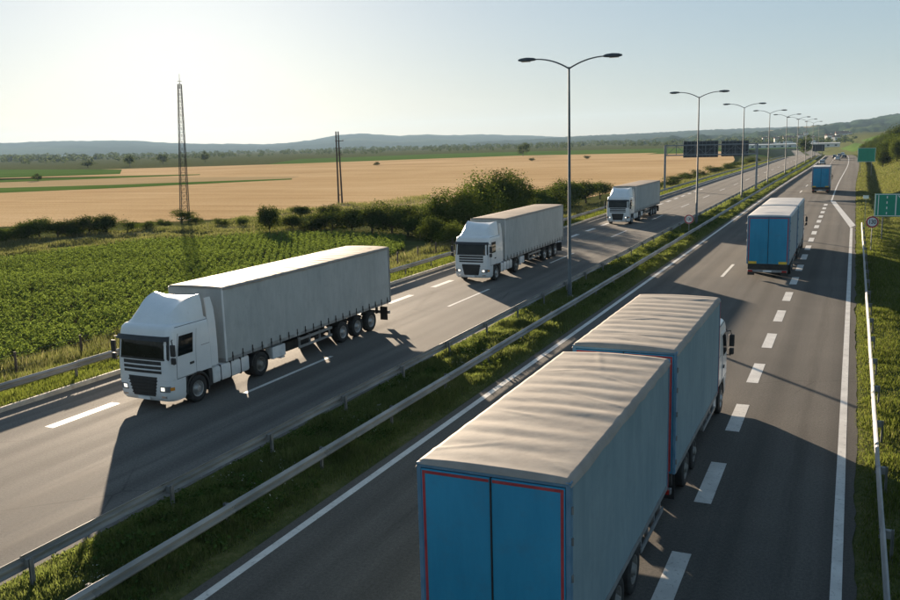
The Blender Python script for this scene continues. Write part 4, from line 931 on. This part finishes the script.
def lamp_mesh():
    root = empty('street_lamp', (0, 0, 0)); tag(root, 'tall double-armed grey street lamp in the central reservation', 'street lamp', 'street lamps in the central reservation')
    b = MB(); b.lathe([(-.2, .13), (0.02, .13), (.9, .125), (.92, .11), (13.0, .055), (13.02, .001)], n=14, axis='z'); pole = b.build('pole', POLE, root, True)
    q = MB(); q.box(-.06, .06, -.135, -.118, .5, .85, .006); q.build('access_door', POLE, pole)
    q = MB(); q.box(-.24, .24, -.24, .24, -.1, .11, .02); q.build('base_plate', CONCRETE, pole)
    for s in (-1, 1):
        dz = .12 if s > 0 else 0.0
        pts = [(s*2.05*t, 0, 12.92+(.62-dz*.6)*(1-(1-t)**2.1)) for t in np.linspace(0, 1, 10)]
        b = MB(); b.tube(pts, [.045-.012*t for t in np.linspace(0, 1, 10)], 8); arm = b.build('arm', POLE, root, True)
        zz = pts[-1][2]; h = MB(); V = []
        for xx, hw, zb, ztp in ((1.95, .06, -.05, .05), (2.10, .13, -.07, .09), (2.45, .17, -.09, .12), (2.80, .16, -.08, .09), (2.97, .09, -.04, .04)):
            V += [(s*xx, -hw, zz+zb*.6+.02), (s*xx, -hw*.7, zz+ztp), (s*xx, hw*.7, zz+ztp), (s*xx, hw, zz+zb*.6+.02), (s*xx, hw*.6, zz+zb), (s*xx, -hw*.6, zz+zb)]
        Fs = [(i*6+k, i*6+(k+1) % 6, i*6+6+(k+1) % 6, i*6+6+k) for i in range(4) for k in range(6)]+[(5, 4, 3, 2, 1, 0), (24, 25, 26, 27, 28, 29)]
        hd = h.add(V, Fs).build('lamp_head', LAMPHEAD, root, True)
        g = MB(); g.box(*sorted((s*2.28, s*2.78)), -.10, .10, zz-.115, zz-.075, .015); g.build('lamp_glass', LAMPGLASS, hd)
    return root
proto = lamp_mesh()
for i, y in enumerate([48.3, 93.5, 134, 175, 215, 252, 292, 345, 425]):
    o = proto if i == 0 else copy_tree(proto)
    o.location = (-14.65+float(off(y)), y, .09+float(drop(y))); o.rotation_euler = (0, 0, -ang(y))
    o['label'] = ('tall double-armed lamp post standing past the middle white truck', 'tall double-armed lamp post beside the small round speed sign', 'double-armed lamp post before the sign gantry')[i] if i < 3 else 'double-armed lamp post in the far row beyond the gantry'

def text_mesh(txt, size, mat, name):
    cu = bpy.data.curves.new('txt', 'FONT'); cu.body = txt; cu.size = size; cu.align_x = 'CENTER'; cu.align_y = 'CENTER'; cu.extrude = .004; cu.offset = size*.018
    o = bpy.data.objects.new('txt', cu); COL.objects.link(o); bpy.context.view_layer.update()
    me = bpy.data.meshes.new_from_object(o.evaluated_get(bpy.context.evaluated_depsgraph_get())); bpy.data.objects.remove(o); bpy.data.curves.remove(cu)
    me.materials.clear(); me.materials.append(mat); me.name = name; return me
def speed_sign(x, y, zc, rad, label, group):
    root = empty('speed_limit_sign', (x, y, float(ground_z(x, y)))); tag(root, label, 'traffic sign', group); z = zc-float(ground_z(x, y))
    b = MB(); b.tube([(0, .05, -.2), (0, .05, z+rad*.8)], .035, 8); b.build('post', GALV, root, True)
    b = MB(); b.lathe([(.012, .001), (.012, rad*1.0), (-.012, rad*1.0), (-.012, .001)], (0, 0, z), 32, 'y'); d = b.build('disc', SIGNWHITE, root)
    b = MB(); b.lathe([(-.013, rad*.74), (-.018, rad*.74), (-.018, rad*.97), (-.013, rad*.97)], (0, 0, z), 32, 'y'); b.build('red_ring', SIGNRED, d)
    t = link(bpy.data.objects.new('numerals', text_mesh('130', rad*.86, SIGNBLACK, 'numerals')), d); t.location = (0, -.017, z); t.rotation_euler = (R(90), 0, 0); t.scale = (.92, 1.15, 1)
speed_sign(1.52, 75, 2.24, .46, 'round speed limit sign on a post behind the right guard rail', None)
speed_sign(-13.84, 84, 1.50, .44, 'round speed limit sign standing low in the central reservation', None)

def green_sign(x0, x1, y, z0, z1, label, lanes):
    g = float(ground_z((x0+x1)/2, y)); root = empty('direction_sign', ((x0+x1)/2, y, g)); tag(root, label, 'road sign'); hw = (x1-x0)/2; a, c = z0-g, z1-g
    b = MB(); b.box(-hw, hw, 0, .05, a, c, .01); pn = b.build('panel', SIGNGREEN, root)
    for s in (-.62, .62):
        p = MB(); p.box(s*hw-.05, s*hw+.05, .06, .16, -.4, c-.1); p.build('post', GALV_DULL, root)
    bw = .06; t = -.006
    for bx in ((-hw+.04, hw-.04, c-.04-bw, c-.04), (-hw+.04, hw-.04, a+.04, a+.04+bw), (-hw+.04, -hw+.04+bw, a+.1+.001, c-.1-.001), (hw-.04-bw, hw-.04, a+.1+.001, c-.1-.001)):
        q = MB(); q.box(bx[0], bx[1], t, -.001, bx[2], bx[3]); q.build('border', SIGNWHITE, pn)
    if lanes:
        H = c-a
        def bar(xa, xb, za, zb): q = MB(); q.box(xa, xb, t, -.001, za, zb); q.build('lane_mark', SIGNWHITE, pn)
        bar(-hw+.28, -hw+.34, a+.14, c-.14)
        for k in range(4): bar(-hw+.93, -hw+1.01, a+.20+k*H*.23, a+.20+k*H*.23+H*.10)
        xl = -hw+1.62; bar(xl, xl+.08, a+.14, c-.14)
        for k in range(5):                                            # slanting hatch of the merging lane
            q = MB(); xa = xl+.16+k*.22; zt = c-.16; L = min(.95, (zt-a-.25))
            q.add([(xa, t, zt), (xa+.10, t, zt), (xa+.10+L*.72, t, zt-L), (xa+L*.72, t, zt-L), (xa, -.001, zt), (xa+.10, -.001, zt), (xa+.10+L*.72, -.001, zt-L), (xa+L*.72, -.001, zt-L)],
                  [(0, 1, 2, 3), (4, 7, 6, 5), (0, 4, 5, 1), (1, 5, 6, 2), (2, 6, 7, 3), (3, 7, 4, 0)]); q.build('lane_mark', SIGNWHITE, pn)
        bar(hw-.42, hw-.36, a+.14, c-.14)
_a = gz; 
def at_y(px, py, Y): d = ray(px, py); t = Y/d[1]; return CAMP+d*t
q0, q1 = at_y(875, 193.5, 84), at_y(875, 216.5, 84)
green_sign(float(q0[0]), float(q0[0])+3.7, 84, float(q1[2]), float(q0[2]), 'green lane-merge sign with white lane lines behind the right guard rail', True)
q0, q1, q2 = at_y(858, 148, 215), at_y(858, 162, 215), at_y(876, 148, 215)
green_sign(float(q0[0]), float(q2[0]), 215, float(q1[2]), float(q0[2]), 'plain green sign with pale border below the wooded bank', False)
def small_sign():
    q = at_y(866, 197, 92); x = float(q[0]); g = float(ground_z(x, 92)); root = empty('marker_sign', (x, 92, g)); tag(root, 'small white plate sign on a thin post at the verge', 'traffic sign'); z = float(q[2])-g
    b = MB(); b.tube([(0, .04, -.2), (0, .04, z+.1)], .025, 6); b.build('post', GALV, root)
    b = MB(); b.box(-.24, .24, 0, .02, z-.16, z+.16, .006); b.build('plate', SIGNWHITE, root)
small_sign()

def gantry(y, xa, xb, panels, z0, z1, label, g=0.0):
    root = empty('sign_gantry', ((xa+xb)/2+float(off(y)), y, 0)); tag(root, label, 'sign gantry'); xo = (xa+xb)/2
    for x in (xa, xb):
        b = MB(); b.box(x-xo-.16, x-xo+.16, -.16, .16, -1.1, z1, .02); leg = b.build('leg', STRUT, root)
        q = MB(); q.box(x-xo-.4, x-xo+.4, -.4, .4, -1.2, float(ground_z(x+off(y), y))+.18, .03); q.build('footing', CONCRETE, leg)
    for z in (z0+.1, z1-.1):
        b = MB(); b.box(xa-xo+.161, xb-xo-.161, -.10, .10, z-.1, z+.1); b.build('beam', STRUT, root)
    n = int((xb-xa)/1.55)
    for k in range(n+1):
        x = xa-xo+.3+(xb-xa-.6)*k/n; b = MB(); b.box(x-.04, x+.04, -.06, .06, z0+.2, z1-.2); b.build('strut', STRUT, root)
        if k < n:
            x2 = xa-xo+.3+(xb-xa-.6)*(k+1)/n; b = MB(); b.tube([(x, 0, (z1-.2) if k % 2 else (z0+.2)), (x2, 0, (z0+.2) if k % 2 else (z1-.2))], .035, 6); b.build('diagonal', STRUT, root)
    for (a, c, p0, p1) in panels:
        b = MB(); b.box(a-xo, c-xo, .16, .24, p0, p1, .01); pn = b.build('panel', PANELBACK, root)   # its face looks the other way
        m = int((c-a)/.62)
        for k in range(m+1):
            x = a-xo+.04+(c-a-.08)*k/m; q = MB(); q.box(x-.018, x+.018, .105, .159, p0+.02, p1-.02); q.build('stiffener', STRUT, pn)
        for zz in np.linspace(p0+.12, p1-.12, 5): q = MB(); q.box(a-xo+.02, c-xo-.02, .120, .157, zz-.022, zz+.022); q.build('stiffener', STRUT, pn)
gantry(158, -30.4, -15.0, [(-27.3, -21.4, 5.6, 8.4), (-20.9, -16.4, 5.7, 8.3)], 5.95, 7.85, 'steel gantry with two dark sign panels seen from behind over the white trucks\' road')
def far_board():
    y = 400; x = float(at_y(818.5, 150, y)[0]); root = empty('far_sign', (x, y, float(ground_z(x, y)))); tag(root, 'small dark sign panel seen from behind far along the motorway', 'road sign')
    b = MB(); b.box(-2.3, 2.3, .05, .14, 2.4, 5.1, .02); b.build('panel', PANELBACK, root)
    for s in (-1.4, 1.4): b = MB(); b.box(s-.07, s+.07, -.09, .049, -.6, 5.0); b.build('post', STRUT, root)
far_board()

# ---- lattice mast and twin pole out in the fields
def lattice_mast():
    x, y = map(float, gz(185, 219, -1)[:2]); D = math.hypot(x, y); s = D/FPX; H = 131*s*1.03; w0, w1 = 8.4*s*.5*.9, 3.4*s*.5*.9
    root = empty('lattice_mast', (x, y, -1), R(28)); tag(root, 'tall slim steel lattice mast at the edge of the wheat', 'mast'); root.rotation_euler = (Matrix.Rotation(R(2.2), 3, Vector((-x, -y, 0)).normalized()*-1) @ Matrix.Rotation(R(28), 3, 'Z')).to_euler()
    hw = lambda t: w0+(w1-w0)*t
    for sx in (-1, 1):
        for sy in (-1, 1):
            b = MB(); b.tube([(sx*hw(0), sy*hw(0), -.3), (sx*hw(1), sy*hw(1), H*.93)], [.055, .04], 5); b.build('leg', RUSTSTEEL, root)
    b = MB(); n = 20
    for k in range(n):
        t0, t1 = k/n, (k+1)/n; z0, z1 = t0*H*.93, t1*H*.93; a, c = hw(t0), hw(t1)
        for q0, q1 in (((-1, -1), (1, -1)), ((1, -1), (1, 1)), ((1, 1), (-1, 1)), ((-1, 1), (-1, -1))):
            b.tube([(q0[0]*a, q0[1]*a, z0), (q1[0]*c, q1[1]*c, z1)], .02, 4); b.tube([(q1[0]*a, q1[1]*a, z0), (q0[0]*c, q0[1]*c, z1)], .02, 4); b.tube([(q0[0]*c, q0[1]*c, z1), (q1[0]*c, q1[1]*c, z1)], .02, 4)
    tag(b.build('bracing', RUSTSTEEL, root), kind='stuff')
    b = MB(); b.tube([(0, 0, H*.90), (0, 0, H)], [.06, .02], 6); b.tube([(-w1*1.3, 0, H*.95), (w1*1.3, 0, H*.95)], .03, 5); b.build('tip', RUSTSTEEL, root)
    b = MB(); b.box(-w0-.3, w0+.3, -w0-.3, w0+.3, -.4, .15, .05); b.build('footing', CONCRETE, root)
lattice_mast()
def twin_pole():
    x, y = map(float, gz(340.5, 203.5, -1)[:2]); s = math.hypot(x, y)/FPX; H = 70*s
    root = empty('twin_utility_pole', (x, y, -1), math.atan2(-x, y)); tag(root, 'dark twin wooden utility pole standing in the wheat field', 'utility pole')
    for k in (-1, 1):
        b = MB(); b.tube([(k*.32, 0, -.4), (k*.20, 0, H)], [.17, .12], 9); b.build('pole', WOODPOLE, root, True)
    for z, l in ((.87, 1.05), (.77, .7), (.68, .75)):
        b = MB(); b.box(-.45, l, -.06, .06, H*z-.06, H*z+.06); arm = b.build('crossarm', WOODPOLE, root)
        q = MB(); q.lathe([(0, .03), (.05, .07), (.10, .04), (.15, .06), (.2, .001)], (l-.1, 0, H*z+.06), 8, 'z'); q.build('insulator', GALV_DULL, arm)
    b = MB(); b.tube([(-.40, 0, H*.12), (.40, 0, H*.12)], .06, 6); b.build('brace', WOODPOLE, root)
twin_pole()
def post_row():
    root = empty('wire_fence', (-33.2, 8, 0)); tag(root, 'thin wire fence on dark posts in the tall grass by the crop field', 'fence')
    b = MB(); b.box(-.05, .05, -.05, .05, -1.2, 1.15, .012); pm = b.mesh('post', WOODPOLE); n = 27
    for k in range(n):
        p = link(bpy.data.objects.new('post', pm), root); p.location = (random.uniform(-.05, .05)-.0, k*3.6, float(ground_z(-33.2, 20))); p.rotation_euler = (random.uniform(-.05, .05), random.uniform(-.05, .05), random.uniform(0, 1))
    for z in (.45, .80, 1.05):
        w_ = MB(); g = float(ground_z(-33.2, 20))
        for k in range(n-1): w_.tube([(0, k*3.6, g+z), (0, k*3.6+1.8, g+z-.02), (0, k*3.6+3.6, g+z)], .004, 4)
        w_.build('wire', GALV_DULL, root)
post_row()

# ---- far buildings
def shed():
    d = ray(786, 146); h = math.hypot(d[0], d[1]); D = 760; x, y = d[0]/h*D, d[1]/h*D; L = 92/FPX*D*.98
    root = empty('long_shed', (x, y, -1.0), math.atan2(-x, y)); tag(root, 'very long low white shed at the foot of the hill', 'building')
    b = MB(); b.box(-L/2, L/2, -6, 6, -.3, 2.6); wl = b.build('wall', WALLWHITE, root)
    for k in range(14): q = MB(); xx = -L/2+L*(k+.5)/14; q.box(xx-.9, xx+.9, -6.04, -6.003, .6, 1.7); q.build('window', PANELBACK, wl)
    b = MB(); b.extrude([(-6.5, 2.601), (6.5, 2.601), (6.5, 2.75), (0, 3.25), (-6.5, 2.75)], 'x', -L/2-.4, L/2+.4); b.build('roof', SHEDROOF, root)
shed()
def house(px, py, w_, d_, h_, rz, label, wallm=WALLWHITE):
    p = on_hill(px, py); root = empty('hill_house', p, rz); tag(root, label, 'house', 'houses scattered on the wooded hillside')
    b = MB(); b.box(-w_/2, w_/2, -d_/2, d_/2, -6, h_); wl = b.build('wall', wallm, root)
    b = MB(); b.extrude([(-d_/2-.5, h_+.01), (d_/2+.5, h_+.01), (0, h_+d_*.36)], 'x', -w_/2-.4, w_/2+.4); rf = b.build('roof', TILE, root)
    q = MB(); q.box(w_*.2, w_*.2+.8, -.4, .4, h_+d_*.1, h_+d_*.45); q.build('chimney', WALLWHITE, rf)
    for k in (-1, 0, 1): q = MB(); q.box(k*w_*.3-.7, k*w_*.3+.7, -d_/2-.05, -d_/2-.003, h_*.4, h_*.75); q.build('window', PANELBACK, wl)
for i, (px, py, w_, h_) in enumerate([(787, 142, 12, 6), (791.5, 142.4, 10, 5), (829, 140, 11, 7), (841, 138, 18, 7), (812, 141.5, 9, 5), (800, 138, 9, 5), (777, 142.5, 9, 5), (836, 142.5, 10, 5), (806, 135, 8, 5), (765, 141, 9, 5), (848, 136.5, 11, 6)]):
    house(px, py, w_, w_*.75, h_, random.uniform(-.4, .4)+.3, 'small white house with tiled roof on the wooded hillside')

# ---- haze: even air round the camera and the whole scene
def haze():
    b = MB(); b.box(-9900, 9900, -3300, 9900, -16.5, 290); o = b.build('haze', GROUND); o.data.materials.clear()
    m = bpy.data.materials.new('haze_air'); m.use_nodes = True; t = m.node_tree
    for n_ in list(t.nodes):
        if n_.type == 'BSDF_PRINCIPLED': t.nodes.remove(n_)
    v = t.nodes.new('ShaderNodeVolumePrincipled'); v.inputs['Color'].default_value = (.52, .75, 1.0, 1); v.inputs['Density'].default_value = 6.5e-5; v.inputs['Anisotropy'].default_value = 0.0
    t.links.new(v.outputs[0], t.nodes['Material Output'].inputs['Volume']); o.data.materials.append(m)
    tag(o, 'thin pale haze hanging over the plain and hills', 'haze', kind='stuff')
haze()
